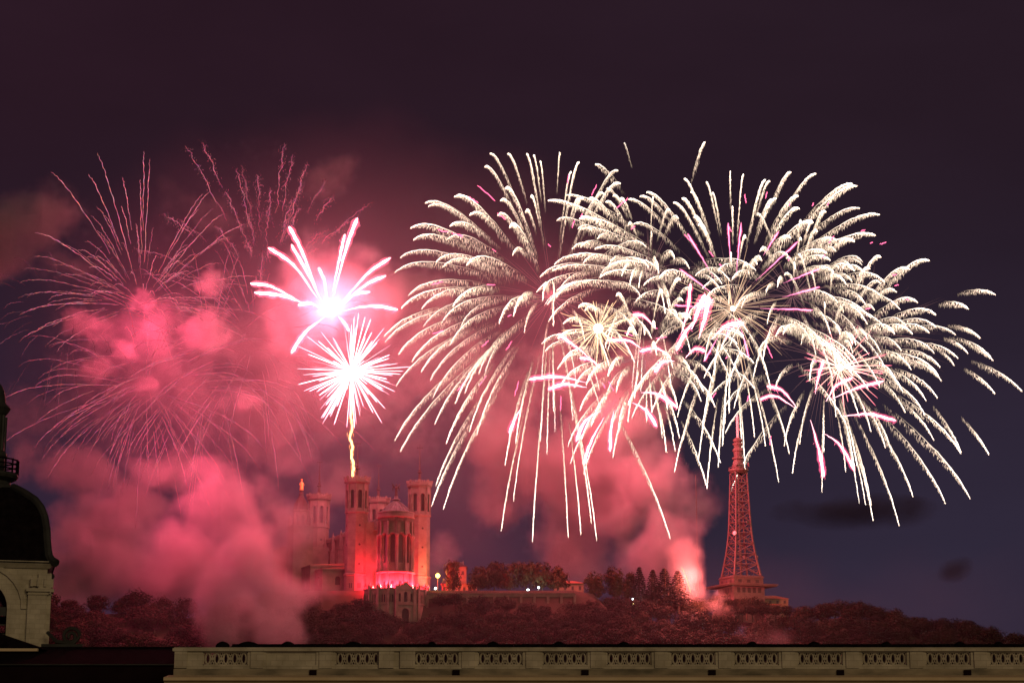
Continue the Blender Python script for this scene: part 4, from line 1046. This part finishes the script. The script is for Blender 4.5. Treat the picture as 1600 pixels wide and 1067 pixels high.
palm('white-hot palm burst with thick pink-edged arms above the basilica', (515, 494), 985, [
    [(558, 341), (542, 385), (521, 462)], [(539, 366), (530, 405), (520, 455)], [(452, 354), (474, 398), (498, 462)], [(455, 382), (478, 422), (502, 470)], [(419, 387), (458, 414), (496, 466)],
    [(498, 418), (507, 440), (511, 470)], [(391, 443), (425, 448), (470, 472)], [(398, 457), (440, 462), (475, 474)], [(610, 403), (572, 430), (530, 478)], [(603, 431), (570, 446), (532, 480)], [(578, 456), (552, 461), (528, 480)],
    [(622, 484), (580, 478), (535, 486)], [(455, 552), (476, 520), (506, 496)], [(466, 477), (485, 474), (504, 484)], [(546, 518), (536, 502), (528, 494)]], r=1.12, gas=GASW, c0=(6, 4.2, 4.5), group='pink palm fireworks', seed=2)
palm('pink palm burst with thin drooping strokes before the pink smoke column', (962, 622), 990, [
    [c3(670, 275), c3(800, 262), c3(935, 290)], [c3(760, 322), c3(840, 297), c3(940, 312)], [c3(1358, 405), c3(1270, 345), c3(1190, 335)], [c3(1262, 492), c3(1215, 420), c3(1150, 382)], [c3(888, 562), c3(930, 470), c3(1005, 420)],
    [c3(925, 668), c3(960, 560), c3(1020, 450)], [c3(1048, 608), c3(1050, 510), c3(1065, 420)], [c3(582, 525), c3(605, 460), c3(640, 400)]], r=1.0, group='pink palm fireworks', seed=5)
palm('tangle of pink-white strokes between the small gold star and the central willow', (1000, 545), 1005, [
    [c3(805, 65), c3(870, 110), c3(955, 178)], [c3(905, 175), c3(960, 185), c3(1010, 232)], [c3(1255, 240), c3(1290, 195), c3(1345, 190)], [c3(1035, 95), c3(1130, 95), c3(1190, 130)], [c3(1185, 145), c3(1260, 130), c3(1320, 170)],
    [c1(1150, 865), c1(1200, 870), c1(1255, 925)], [c1(1420, 720), c1(1405, 850), c1(1375, 960)]], r=.95, group='pink palm fireworks', seed=6)
palm('bright pink palm burst low on the right whose arms arch over the right hillside', (1268, 640), 1035, [
    [c4(690, 180), c4(665, 260), c4(652, 335)], [c4(960, 278), c4(830, 312), c4(715, 365)], [c4(820, 262), c4(745, 300), c4(700, 370)], [c4(1018, 457), c4(900, 428), c4(770, 438)], [c4(432, 300), c4(500, 320), c4(570, 400)],
    [c4(400, 360), c4(470, 345), c4(560, 400)], [c4(690, 712), c4(670, 600), c4(630, 455)], [c4(830, 685), c4(765, 570), c4(690, 515)], [c4(150, 142), c4(105, 130), c4(60, 172)]], r=1.0, group='pink palm fireworks', seed=7)
palm('very bright short pink-white palm just left of the central willow heart', (1085, 520), 1012, [
    [c2(150, 757), c2(118, 830), c2(90, 915)], [c2(168, 765), c2(150, 860), c2(120, 960)], [c2(325, 885), c2(245, 900), c2(180, 960)], [c2(20, 1010), c2(60, 930), c2(110, 870)]], r=1.5, c0=(8, 5, 5.5), gas=GASW, group='pink palm fireworks', seed=8)

def star(label, C, Y, n, rmin, rmax, r, cin, cout, seed, core=1.5, corecol=(20, 16, 12), group='star-shaped fireworks', droop=.05, explicit=(), maxn=96):
    rng = random.Random(seed); c = at(*C, Y); m = K * Y; t = empty('firework_burst', c); tag(t, label, 'firework', group)
    dirs = []
    for k in range(n):
        d = Vector((rng.gauss(0, 1), rng.gauss(0, 1) * .9, rng.gauss(0, 1))).normalized(); dirs.append(d * m * rng.uniform(rmin, rmax))
    for (x, y) in explicit: dirs.append(at(x, y, Y) - c)
    for d in dirs[:98]:
        k_ = rng.uniform(.6, 1.2)
        pts = [d * s - Vector((0, 0, droop * d.length * s * s)) for s in (.02, .25, .5, .75, .95, 1)]
        cols = [tuple(a + (b - a) * s for a, b in zip(cin, cout)) for s in (0, .25, .5, .75, .95, 1)]
        cols = [tuple(v * k_ for v in q) for q in cols]
        mb = MB(); mb.tube(pts, [r * .45 * k_, r * .7 * k_, r * 1.0 * k_, r * 1.25 * k_, r * 1.1 * k_, r * .3], 5, cols); mb.build('ray', HEAT, t)
    if core:
        mb = MB(); mb.lathe([(max(.01, core * math.sin(a)), -core * math.cos(a)) for a in np.linspace(0.01, PI - .01, 9)], 12); mb.c = [corecol] * len(mb.v); mb.build('core', HEAT, t, smooth=True)
    return t
s5 = star('dazzling white star burst standing on a rising gold trail over the basilica', (549, 580), 980, 98, 58, 100, .16, (7, 5, 4.6), (6, 2.4, 3.0), 21, core=2.4, corecol=(16, 14, 12), droop=.012)
star('fine needles of a second pink star opening round the dazzling white one', (549, 580), 981, 90, 40, 84, .09, (5, 3.2, 3.2), (2.4, .7, 1.0), 77, core=0, droop=.03)
star('small gold star with a white heart at the lower middle of the white group', (935, 513), 995, 88, 34, 72, .14, (3.2, 2.2, 1.3), (1.7, 1.1, .6), 22, core=2.4, corecol=(16, 13, 8))
star('gold and pink thread star at the heart of the central willow', (1145, 482), 1015, 60, 50, 125, .11, (2.0, 1.3, .8), (1.2, .7, .45), 23, core=1.3, corecol=(12, 9, 5))
star('pink-tipped gold star inside the right-hand willow', (1313, 574), 1030, 62, 30, 80, .17, (3.4, 2.2, 1.5), (2.0, .35, .55), 24, core=1.7, corecol=(12, 9, 6),
     explicit=[c4(*p) for p in ((762, 25), (710, 80), (845, 15), (905, 35), (970, 150), (1000, 195), (968, 225), (600, 160), (935, 345), (690, 345))])
# magenta darts of the central star
t = empty('firework_burst', at(1145, 482, 1008)); tag(t, 'long straight magenta darts radiating through the central willow', 'firework', 'star-shaped fireworks')
for a, b in (((70, 480), (190, 680)), ((255, 430), (265, 610)), ((315, 430), (290, 680)), ((485, 470), (415, 580)), ((575, 515), (380, 695)), ((670, 640), (505, 705)), ((672, 722), (500, 770)), ((35, 640), (200, 765)), ((10, 805), (130, 815)),
             ((640, 828), (400, 820)), ((350, 1040), (310, 900)), ((145, 1060), (215, 940)), ((245, 960), (262, 890))):
    pa, pb = at(*c2(*a), 1003) - t.location, at(*c2(*b), 1008) - t.location
    sheath_stroke(t, [pb, (pa + pb) / 2, pa], .5, None, GAS, None, (3.4, .9, 1.7), 'dart')
# dashes of the red peony shell
def dashes(label, C, Y, items, rng, n, R, spread=.1):
    c = at(*C, Y); t = empty('firework_burst', c); tag(t, label, 'firework', 'faint red peony fireworks')
    L = [(at(*a, Y) - c, at(*b, Y) - c) for a, b in items]
    for k in range(n):
        d = Vector((rng.gauss(0, 1), rng.gauss(0, .5), rng.gauss(0, 1))).normalized() * R * rng.uniform(.75, 1.05)
        L.append((d, d * rng.uniform(.90, .955)))
    for a, b in L:
        mb = MB(); pts = [a + (b - a) * s + Vector((rng.gauss(0, .12), 0, rng.gauss(0, .15))) for s in np.linspace(0, 1, 8)]
        mb.tube(pts, [.12] + [.27] * 6 + [.12], 5, (2.6, .38, .8)); mb.build('dash', HEAT, t)
dashes('ring of short magenta dashes scattered round the left willow', (863, 466), 1000, [(c1(*a), c1(*b)) for a, b in (((432, 265), (515, 340)), ((390, 318), (438, 348)), ((525, 395), (565, 425)), ((245, 470), (300, 485)), ((310, 487), (368, 500)), ((218, 725), (275, 712)), ((985, 265), (962, 312)), ((1130, 325), (1075, 372)), ((760, 535), (772, 552)), ((855, 215), (850, 260)), ((475, 727), (515, 725)))] +
       [(c3(*a), c3(*b)) for a, b in (((340, 328), (390, 265)), ((565, 140), (592, 98)), ((452, 125), (485, 95)), ((440, 305), (475, 258)), ((605, 350), (625, 282)), ((818, 420), (820, 350)), ((1040, 285), (1062, 330)))], random.Random(5), 12, 62)
dashes('ring of short red dashes scattered round the central and right willows', (1200, 500), 1022, [(c2(*a), c2(*b)) for a, b in (((635, 358), (645, 340)), ((705, 355), (715, 335)), ((858, 470), (878, 462)), ((945, 528), (975, 520)), ((1000, 668), (1022, 668)), ((1012, 718), (1030, 712)), ((425, 320), (432, 290)), ((505, 492), (530, 490)), ((900, 525), (912, 520)), ((1060, 778), (1078, 782)), ((533, 355), (536, 342)), ((430, 355), (445, 345)))] +
       [(c4(*a), c4(*b)) for a, b in (((445, 570), (450, 525)), ((430, 110), (455, 175)))], random.Random(6), 14, 66)
# rising gold trail
c = at(549, 742, 990); t = empty('rising_trail', c); tag(t, 'wavering gold trail rising from the front left basilica tower to the white star', 'firework')
rng = random.Random(9); pts = []; pp = [(551, 744), (553, 728), (549, 712), (551, 698), (547, 684), (550, 668), (548.5, 652), (550, 636), (549, 610), (549, 590)]
for i in range(len(pp) - 1):
    for k in range(4):
        u = k / 4; x = pp[i][0] + (pp[i + 1][0] - pp[i][0]) * u; y = pp[i][1] + (pp[i + 1][1] - pp[i][1]) * u
        pts.append(at(x + rng.uniform(-.9, .9), y, 990 - 10 * (i + u) / 9) - c)
n = len(pts)
mb = MB(); mb.tube(pts, [.62 - .2 * i / n for i in range(n)], 6, [(4.2, 2.3, .9)] * n); mb.build('flame_core', HEAT, t)
mb = MB()
for i in range(110):
    p = pts[rng.randrange(n)] + Vector((rng.gauss(0, .55), rng.gauss(0, .5), rng.gauss(0, 1))); hang(mb, p, rng.uniform(1, 3.5), .3, (2.4, .95, .3), Vector((0, 0, 0)))
mb.build('sparks', HEAT, t)
# spark rising from the launch site + thin distant risers
for a, b, Y, col, lb in (((1079, 925), (1064, 884), 1000, (3.0, .9, .25), 'short orange spark trail leaning left in the foot of the smoke column'),):
    c = at(*a, Y); t = empty('rising_trail', c); tag(t, lb, 'firework')
    q = at(*b, Y) - c; mb = MB(); mb.tube([q * s + Vector((.5 * math.sin(s * 3), 0, 0)) for s in np.linspace(0, 1, 10)], [.16] * 9 + [.05], 5, col); mb.build('flame_core', HEAT, t)
    mb = MB(); rng = random.Random(3)
    for k in range(60): hang(mb, q * rng.random() + Vector((rng.gauss(0, 1.6), 0, rng.gauss(0, 1))), rng.uniform(.5, 1.6), .18, (1.6, .5, .2), Vector((.3, 0, 0)))
    mb.build('sparks', HEAT, t)
# dim red shells on the left: wavy smouldering trails
def ember(label, C, Y, trails, seed, col=(.95, .16, .26), r=.26, R=70, n=60, G=14, wav=.9, up=0, s0=.1, fuzzy=False, explicit=(), flat=1.0):
    rng = random.Random(seed); c = at(*C, Y); t = empty('firework_burst', c); tag(t, label, 'firework', 'dim red fireworks on the left')
    dirs = []
    for (x, y) in explicit:
        p = at(x, y, Y) - c; dirs.append((p + Vector((0, rng.uniform(-15, 15), G)), 1.25))
    while len(dirs) < n + len(explicit) and len(dirs) < 99:
        d = Vector((rng.gauss(0, 1), rng.gauss(0, 1), rng.gauss(0, 1))).normalized()
        if up and d.z * up < -.2: continue
        dirs.append((Vector((d.x, d.y, d.z * flat)) * R * rng.uniform(.65, 1.1), rng.uniform(.45, 1.0)))
    for V, k_ in dirs:
        mb = MB(); ph = rng.uniform(0, 6); f1, f2 = rng.uniform(16, 26), rng.uniform(40, 60); st = rng.uniform(s0, s0 + .25)
        S_ = np.linspace(st, 1, 46); pts = []; cols = []; rad = []
        for s in S_:
            w = Vector((math.sin(f1 * s + ph), math.cos(f1 * s * .8 + ph), math.cos(f1 * s + ph * 2))) * wav * .28 + Vector((math.sin(f2 * s + ph), 0, math.cos(f2 * s))) * wav * .22 + Vector((rng.gauss(0, .13), 0, rng.gauss(0, .13))) * wav
            pts.append(pos(Vector((0, 0, 0)), V, G, s) + w); u = (s - st) / (1 - st)
            e = k_ * math.sin(PI * min(1, .12 + u * .88)) ** .7 * rng.uniform(.6, 1.25)
            cols.append(tuple(q * e * rng.uniform(.6, 1.3) for q in col)); rad.append(.75 * r * rng.uniform(.6, 1.3) * (1 if u < .96 else .4))
        mb.tube(pts, rad, 4, cols)
        if fuzzy:
            for k in range(70):
                i = rng.randrange(len(pts)); b = cols[i]; p = pts[i] + Vector((rng.gauss(0, 1.1), rng.gauss(0, 1), rng.gauss(0, 1.1)))
                hang(mb, p, rng.uniform(.5, 1.5), .3, tuple(q * .8 for q in b), Vector((rng.gauss(0, .6), 0, 0)))
        mb.build('ember_trail', HEAT, t)
    return t
g8 = lambda x, y: (x / 1.906, 180 + y / 1.906)
ember('dim red shell on the left whose wavy trails fan upward like a fountain', (222, 478), 1010, 40, 31, explicit=[g8(*p) for p in ((443, 132), (458, 150), (420, 195), (357, 175), (300, 130), (275, 195), (160, 182), (600, 222), (605, 297), (730, 315), (670, 285), (550, 455), (100, 350), (265, 458), (265, 545), (520, 548), (480, 440), (640, 250), (345, 250))], n=76, up=1, R=66, G=10, r=.17, s0=.08, wav=.55, col=(1.0, .24, .32))
ember('lower dim red shell on the left spraying trails outward and down', (228, 607), 1015, 60, 32, n=95, R=78, G=16, up=0, r=.15, s0=.08, wav=.4, flat=.75, col=(.95, .17, .27))
ember('faded red shell of fuzzy trails rising behind the white palm burst', (415, 470), 1050, 60, 33, explicit=[g8(*p) for p in ((600, 80), (545, 80), (760, 160), (810, 230), (900, 190), (660, 205), (840, 60), (880, 130), (700, 150), (480, 290), (735, 380), (790, 380), (870, 250), (640, 330))] + [(545, 335), (480, 250), (525, 310), (470, 330)], n=34, R=78, G=6, up=1, r=.24, wav=1.3, fuzzy=True, col=(.6, .13, .2), s0=.25)
ember('wide faint red shell of thin threads across the left third of the sky', (330, 560), 1030, 60, 34, n=95, R=96, G=14, r=.15, wav=.35, col=(1.0, .2, .3), s0=.2, flat=.7)
ember('dense web of fine glowing red threads between the left shells and the white palm', (400, 540), 1020, 60, 36, n=95, R=66, G=12, r=.13, wav=.35, col=(1.1, .22, .34), s0=.2)
ember('faint reddish-brown shell of thin threads fading out at the far left edge', (110, 500), 1040, 60, 35, n=50, R=60, G=12, r=.16, wav=.5, col=(.30, .07, .11), s0=.3)

# ------------------------------------------------------------------ lights of the display, plus an added fill lamp for the smoke
def L(px, py, Y, power, col, size): return lamp('firework_fill_light', at(px, py, Y), power, col, size)
PINK = (1.0, .10, .2); ROSE = (1.0, .22, .30)
SC = 0.6
L(512, 480, 985, 1.35e6 * SC, (1, .11, .18), 9)
L(549, 580, 980, 6e4, (1, .8, .72), 4)
L(549, 580, 980, 6e5 * SC, (1, .095, .17), 7)
L(860, 470, 1010, 4.5e5 * SC, (1, .11, .16), 16)
L(1120, 490, 1020, 5e5 * SC, (1, .11, .16), 16)
L(962, 640, 985, 1.3e6 * SC, (1, .085, .145), 10)
L(1290, 600, 1035, 2.2e5 * SC, (1, .2, .26), 12)
L(225, 500, 985, 4.2e5 * SC, (1, .075, .17), 16)
L(260, 720, 950, 6.5e5 * SC, (1, .07, .16), 18)  # added fill lamp before the left smoke bank, lights its front; no burst here
L(1080, 905, 985, 2.0e5, (1, .15, .13), 4)
# flares burning on the crypt terrace
fl = [(12.3 * math.cos(a), 11.6 * math.sin(a), q) for a, q in zip(np.linspace(-PI + .15, -.15, 7), (1.1, 1.0, 1.1, 1.2, 1.2, .9, .9))]
for i, (x, y, s) in enumerate(fl):
    t = empty('flare', (0, 0, 0), 0)
    wp = Matrix.Translation(BO) @ Matrix.Rotation(BROT, 4, 'Z') @ Vector((x, y + AC, .2))
    t.location = wp; tag(t, 'red signal flare burning on the crypt terrace, %s' % ('leftmost of seven', 'second from left', 'third from left', 'middle and brightest', 'third from right', 'second from right', 'rightmost of seven')[i], 'flare', 'red flares on the basilica terrace')
    mb = MB(); mb.lathe([(.14, -.5), (.14, .5)], 8); mb.build('tube', M['iron'], t)
    mb = MB(); mb.lathe([(.1, .5), (.34, .9), (.3, 1.3), (.02, 2.0)], 8); mb.c = [(14, 7, 6)] * len(mb.v); mb.build('flame', HEAT, t)
    lamp('flare_light', (0, .3, 1.4), 50000 * s, (1, .014, .035), .8, t)

# ------------------------------------------------------------------ smoke: procedural density field (geometry nodes volume), lit by the display and a fill lamp
# px, py, Y, rx px, rz px, ry m, weight
BL = [
 # low bank on the left
 (70, 900, 1030, 130, 90, 34, 1.1), (150, 850, 1025, 110, 75, 34, 1.25), (250, 890, 1030, 120, 70, 34, 1.3), (200, 800, 1030, 60, 60, 24, 1.1), (330, 960, 905, 70, 75, 26, 1.35), (400, 900, 930, 75, 95, 28, 1.25), (350, 800, 985, 90, 66, 30, 1.25), (280, 850, 975, 80, 60, 26, 1.15),
 (120, 915, 1035, 80, 50, 24, 1.35), (215, 920, 1040, 70, 45, 24, 1.35), (120, 750, 1030, 70, 60, 30, .95), (60, 720, 1030, 60, 60, 30, .8), (260, 730, 1020, 90, 45, 36, .75), (440, 800, 1010, 60, 80, 30, .85), (40, 640, 1030, 110, 80, 40, .55), (430, 985, 905, 80, 45, 26, .9), (160, 700, 1040, 200, 100, 40, .4), (230, 985, 915, 120, 26, 14, .5), (450, 930, 960, 60, 60, 24, .9),
 # middle left veil
 (250, 560, 1040, 240, 150, 60, 0.64), (420, 600, 1060, 150, 150, 60, 0.86), (420, 690, 1060, 170, 70, 55, 0.69), (600, 680, 1080, 140, 70, 50, 0.64), (330, 620, 1020, 90, 70, 35, 0.59),
 (520, 470, 1010, 160, 110, 45, 0.86), (640, 520, 1060, 90, 150, 45, 0.86), (660, 440, 1060, 70, 60, 35, 0.94), (560, 620, 1060, 130, 80, 45, 0.76), (440, 500, 1010, 90, 60, 35, 0.89), (530, 760, 1090, 60, 50, 30, 0.84),
 # puffs at the breaks
 (330, 440, 1000, 34, 30, 11, 1.35), (322, 520, 1000, 48, 44, 14, 1.2), (217, 470, 1000, 24, 22, 8, 1.2), (130, 505, 1000, 44, 30, 13, 1.2), (192, 550, 1000, 24, 26, 9, 1.2), (160, 575, 1005, 50, 26, 12, .95), (228, 600, 1000, 17, 17, 6, 1.3), (386, 630, 1000, 26, 26, 10, 1.0), (150, 525, 1008, 50, 40, 14, .8),
 # brownish drift upper left and upper middle
 (70, 350, 1060, 150, 70, 40, .8), (-20, 370, 1060, 130, 80, 40, .7), (150, 430, 1060, 130, 60, 40, .55), (410, 240, 1070, 110, 45, 30, .45), (510, 285, 1070, 80, 50, 30, .62), (330, 330, 1070, 150, 60, 35, .42),
 # centre cloud
 (900, 740, 1075, 170, 95, 40, 1.35), (800, 690, 1075, 120, 85, 38, 1.1), (980, 680, 1070, 120, 95, 38, 1.35), (1030, 790, 1055, 90, 95, 32, 1.4), (780, 780, 1085, 80, 60, 30, .85), (850, 600, 1085, 150, 80, 38, .85), (720, 590, 1080, 90, 90, 38, .8), (1000, 580, 1085, 110, 70, 34, .85), (1055, 860, 1030, 62, 80, 24, 1.3), (1090, 780, 1065, 52, 60, 24, .95), (930, 850, 1090, 130, 45, 32, .8), (960, 800, 1075, 90, 60, 30, 1.2),
 (1080, 915, 1000, 30, 46, 10, 1.6), (1072, 880, 1005, 34, 46, 12, 1.3), (1130, 938, 990, 9, 14, 4, 1.6), (1120, 950, 985, 20, 18, 6, .9), (1190, 985, 950, 90, 30, 12, .62), (1240, 1000, 930, 80, 24, 12, .55), (1105, 480, 1030, 26, 26, 9, .9), (862, 468, 1005, 22, 24, 8, .9), (1212, 515, 1030, 16, 14, 6, 1.0),
 # by the basilica
 (700, 860, 1050, 34, 42, 14, .85), (678, 880, 1040, 20, 36, 10, .8), (600, 862, 988, 26, 24, 7, .85), (585, 880, 990, 34, 18, 6, .7), (470, 900, 985, 60, 60, 20, .75), (520, 775, 1075, 36, 34, 14, 1.2), (500, 930, 965, 90, 40, 18, .5),
]
def build_smoke(name, blobs, lo, hi, vs, veil, label, A1=60, A2=26, S2=.045, NA=2.4, NS=.022, NB=1.25, NS2=.10, dk=4.7):
    me = bpy.data.meshes.new(name); ob = bpy.data.objects.new(name, me); COL.objects.link(ob)
    b = MB(); b.box(lo.x, hi.x, lo.y, hi.y, lo.z, hi.z); me.from_pydata(b.v, [], b.f); me.update()
    g = bpy.data.node_groups.new('smoke_field', 'GeometryNodeTree')
    g.interface.new_socket('Geometry', in_out='OUTPUT', socket_type='NodeSocketGeometry')
    go = g.nodes.new('NodeGroupOutput'); vc = g.nodes.new('GeometryNodeVolumeCube'); po = g.nodes.new('GeometryNodeInputPosition')
    vc.inputs['Min'].default_value = lo; vc.inputs['Max'].default_value = hi
    for k, a in (('Resolution X', hi.x - lo.x), ('Resolution Y', (hi.y - lo.y) * .75), ('Resolution Z', hi.z - lo.z)): vc.inputs[k].default_value = int(a / vs)
    def nd(ty, **kw): return N(g, ty, **kw)
    def noise(scale, detail, vec, rough=.55, vecout=False):
        n = nd('ShaderNodeTexNoise'); n.inputs['Scale'].default_value = scale; n.inputs['Detail'].default_value = detail; n.inputs['Roughness'].default_value = rough
        g.links.new(vec, n.inputs['Vector']); return n.outputs[1 if vecout else 0]
    def vmath(op, a, b=None, s=None):
        n = nd('ShaderNodeVectorMath', operation=op)
        if isinstance(a, (tuple, Vector)): n.inputs[0].default_value = tuple(a)
        else: g.links.new(a, n.inputs[0])
        if b is not None:
            if isinstance(b, (tuple, Vector)): n.inputs[1].default_value = tuple(b)
            else: g.links.new(b, n.inputs[1])
        if s is not None: n.inputs[3].default_value = s
        return n
    def m(op, a, b, c=None, clamp=False):
        n = nd('ShaderNodeMath', operation=op, use_clamp=clamp)
        for i, q in enumerate((a, b, c)):
            if q is None: continue
            if isinstance(q, (int, float)): n.inputs[i].default_value = q
            else: g.links.new(q, n.inputs[i])
        return n.outputs[0]
    w1 = vmath('SCALE', vmath('SUBTRACT', noise(.012, 2, po.outputs[0], vecout=True), (.5, .5, .5)).outputs[0], s=A1).outputs[0]
    w2 = vmath('SCALE', vmath('SUBTRACT', noise(S2, 3, po.outputs[0], vecout=True), (.5, .5, .5)).outputs[0], s=A2).outputs[0]
    P = vmath('ADD', vmath('ADD', po.outputs[0], w1).outputs[0], w2).outputs[0]
    tot = None
    for (px, py, Y, rx, rz, ry, w) in blobs:
        c = at(px, py, Y); m_ = K * Y
        small = rx < 60 or not veil
        src = P
        if small:
            src = vmath('ADD', po.outputs[0], w2).outputs[0] if rx < 30 else vmath('ADD', po.outputs[0], w2).outputs[0]
        d = vmath('SUBTRACT', src, c).outputs[0]
        d = vmath('MULTIPLY', d, (1 / (rx * m_), 1 / ry, 1 / (rz * m_))).outputs[0]
        ln = vmath('DOT_PRODUCT', d, d).outputs[1]
        f = m('MAXIMUM', m('SUBTRACT', 1.25, ln), 0.0)                  # soft ball
        f = m('MULTIPLY', f, w * .8)
        tot = f if tot is None else m('SMOOTH_MAX', tot, f, .25)
    n1 = noise(NS, 6, P, .6); n2 = noise(NS2, 5, po.outputs[0], .62)
    er = m('ADD', m('MULTIPLY', n1, NA), m('MULTIPLY', n2, NB))     # about .83 on average
    dens = m('SUBTRACT', tot, m('SUBTRACT', er, (NA + NB) * .5 - .41))
    dens = m('MULTIPLY', m('MAXIMUM', dens, 0.0), m('MULTIPLY', m('SUBTRACT', tot, .26), 4.0, clamp=True)); dens = m('POWER', dens, 1.25); dens = m('MINIMUM', dens, 1.3)
    # thin general veil round the display
    v = vmath('MULTIPLY', vmath('SUBTRACT', P, at(520, 560, 1010)).outputs[0], (1 / 185, 1 / 105, 1 / 135)).outputs[0]
    vl = m('MAXIMUM', m('SUBTRACT', 1.0, vmath('DOT_PRODUCT', v, v).outputs[1]), 0.0)
    dens = m('ADD', m('MULTIPLY', dens, dk), m('MULTIPLY', vl, .07 if veil else 0.0))
    if veil:
        v2 = vmath('MULTIPLY', vmath('SUBTRACT', P, at(820, 985, 905)).outputs[0], (1 / 330, 1 / 62, 1 / 44)).outputs[0]
        hv = m('MAXIMUM', m('SUBTRACT', 1.0, vmath('DOT_PRODUCT', v2, v2).outputs[1]), 0.0)
        dens = m('ADD', dens, m('MULTIPLY', m('MULTIPLY', hv, n1), .09))
    g.links.new(dens, vc.inputs['Density'])
    sm_ = nd('GeometryNodeSetMaterial'); g.links.new(vc.outputs[0], sm_.inputs[0])
    mt = bpy.data.materials.new('smoke'); mt.use_nodes = True; t = mt.node_tree; t.nodes.clear()
    o = N(t, 'ShaderNodeOutputMaterial'); pvn = N(t, 'ShaderNodeVolumePrincipled'); pvn.inputs['Color'].default_value = (.82, .80, .80, 1); pvn.inputs['Density'].default_value = .02; pvn.inputs['Anisotropy'].default_value = 0.0
    t.links.new(pvn.outputs[0], o.inputs[1]); mt.cycles.volume_sampling = 'MULTIPLE_IMPORTANCE'; mt.cycles.volume_interpolation = 'LINEAR'
    sm_.inputs['Material'].default_value = mt; me.materials.append(mt)
    g.links.new(sm_.outputs[0], go.inputs[0])
    md = ob.modifiers.new('smoke_field', 'NODES'); md.node_group = g
    tag(ob, label, kind='stuff')
SMALL = [b for b in BL if b[3] < 55 and b[0] < 400 and b[1] < 660]
build_smoke('smoke', [b for b in BL if b not in SMALL], Vector((-345, 850, 60)), Vector((260, 1140, 375)), 2.0, True, 'pink-lit smoke drifting over the hill and round the fireworks')
build_smoke('smoke_puffs', SMALL, Vector((-255, 972, 195)), Vector((-118, 1034, 300)), 1.0, False, 'small billowing smoke puffs left by the dim red shells', A1=0, A2=20, S2=.09, NA=1.7, NS=.075, NB=1.7, NS2=.22, dk=6)
# dark evening clouds far behind
def cloud(label, px, py, rx, rz, Y=2600):
    c = at(px, py, Y); m_ = K * Y; rng = random.Random(int(px)); t = MB()
    n = 26
    for k in range(n):
        u = rng.uniform(-1, 1); h = math.sqrt(max(0, 1 - u * u))
        x = u * rx * m_; z = rng.uniform(-.35, .5) * rz * m_ * h; r = rz * m_ * rng.uniform(.35, .65) * (h * .8 + .2)
        prof = [(max(.01, r * math.sin(a)), z - r * .55 * math.cos(a)) for a in np.linspace(.01, PI - .01, 7)]
        t.lathe(prof, 10, x, rng.uniform(-60, 60))
    return c, t
for label, px, py, rx, rz in (('long dark cloud bank low in the sky right of the lattice tower', 1345, 800, 128, 20), ('small dark cloud puff low in the sky near the right edge', 1491, 891, 21, 15)):
    Y = 2600; c = at(px, py, Y); m_ = K * Y
    me = bpy.data.meshes.new('cloud'); ob = bpy.data.objects.new('cloud', me); COL.objects.link(ob)
    b = MB(); b.lathe([(max(.01, math.sin(a)), -math.cos(a)) for a in np.linspace(.01, PI - .01, 17)], 28)
    b.v = [(x * rx * m_ * 1.15, y * 90, z * rz * m_ * 1.4) for x, y, z in b.v]
    me.from_pydata(b.v, [], b.f); ob.location = c
    mt = bpy.data.materials.new('dark_cloud'); mt.use_nodes = True; t = mt.node_tree; t.nodes.clear()
    o = N(t, 'ShaderNodeOutputMaterial'); pvn = N(t, 'ShaderNodeVolumePrincipled'); pvn.inputs['Color'].default_value = (.25, .14, .17, 1)
    tcn = N(t, 'ShaderNodeTexCoord'); mpn = N(t, 'ShaderNodeMapping'); mpn.inputs[3].default_value = (1 / (rx * m_ * 1.15), 1 / 90, 1 / (rz * m_ * 1.4)); t.links.new(tcn.outputs['Object'], mpn.inputs[0])
    ln = N(t, 'ShaderNodeVectorMath', operation='LENGTH'); t.links.new(mpn.outputs[0], ln.inputs[0])
    nn = N(t, 'ShaderNodeTexNoise'); nn.inputs['Scale'].default_value = .022; nn.inputs['Detail'].default_value = 4; t.links.new(tcn.outputs['Object'], nn.inputs[0])
    s1 = N(t, 'ShaderNodeMath', operation='MULTIPLY_ADD'); t.links.new(nn.outputs[0], s1.inputs[0]); s1.inputs[1].default_value = 1.7; s1.inputs[2].default_value = .10
    s2 = N(t, 'ShaderNodeMath', operation='SUBTRACT', use_clamp=True); t.links.new(s1.outputs[0], s2.inputs[0]); t.links.new(ln.outputs[1] if len(ln.outputs) > 1 else ln.outputs[0], s2.inputs[1])
    s3 = N(t, 'ShaderNodeMath', operation='MULTIPLY'); t.links.new(s2.outputs[0], s3.inputs[0]); s3.inputs[1].default_value = .021
    t.links.new(s3.outputs[0], pvn.inputs['Density']); t.links.new(pvn.outputs[0], o.inputs[1]); me.materials.append(mt)
    tag(ob, label, 'cloud')
print('SCENE objects', len(bpy.data.objects))
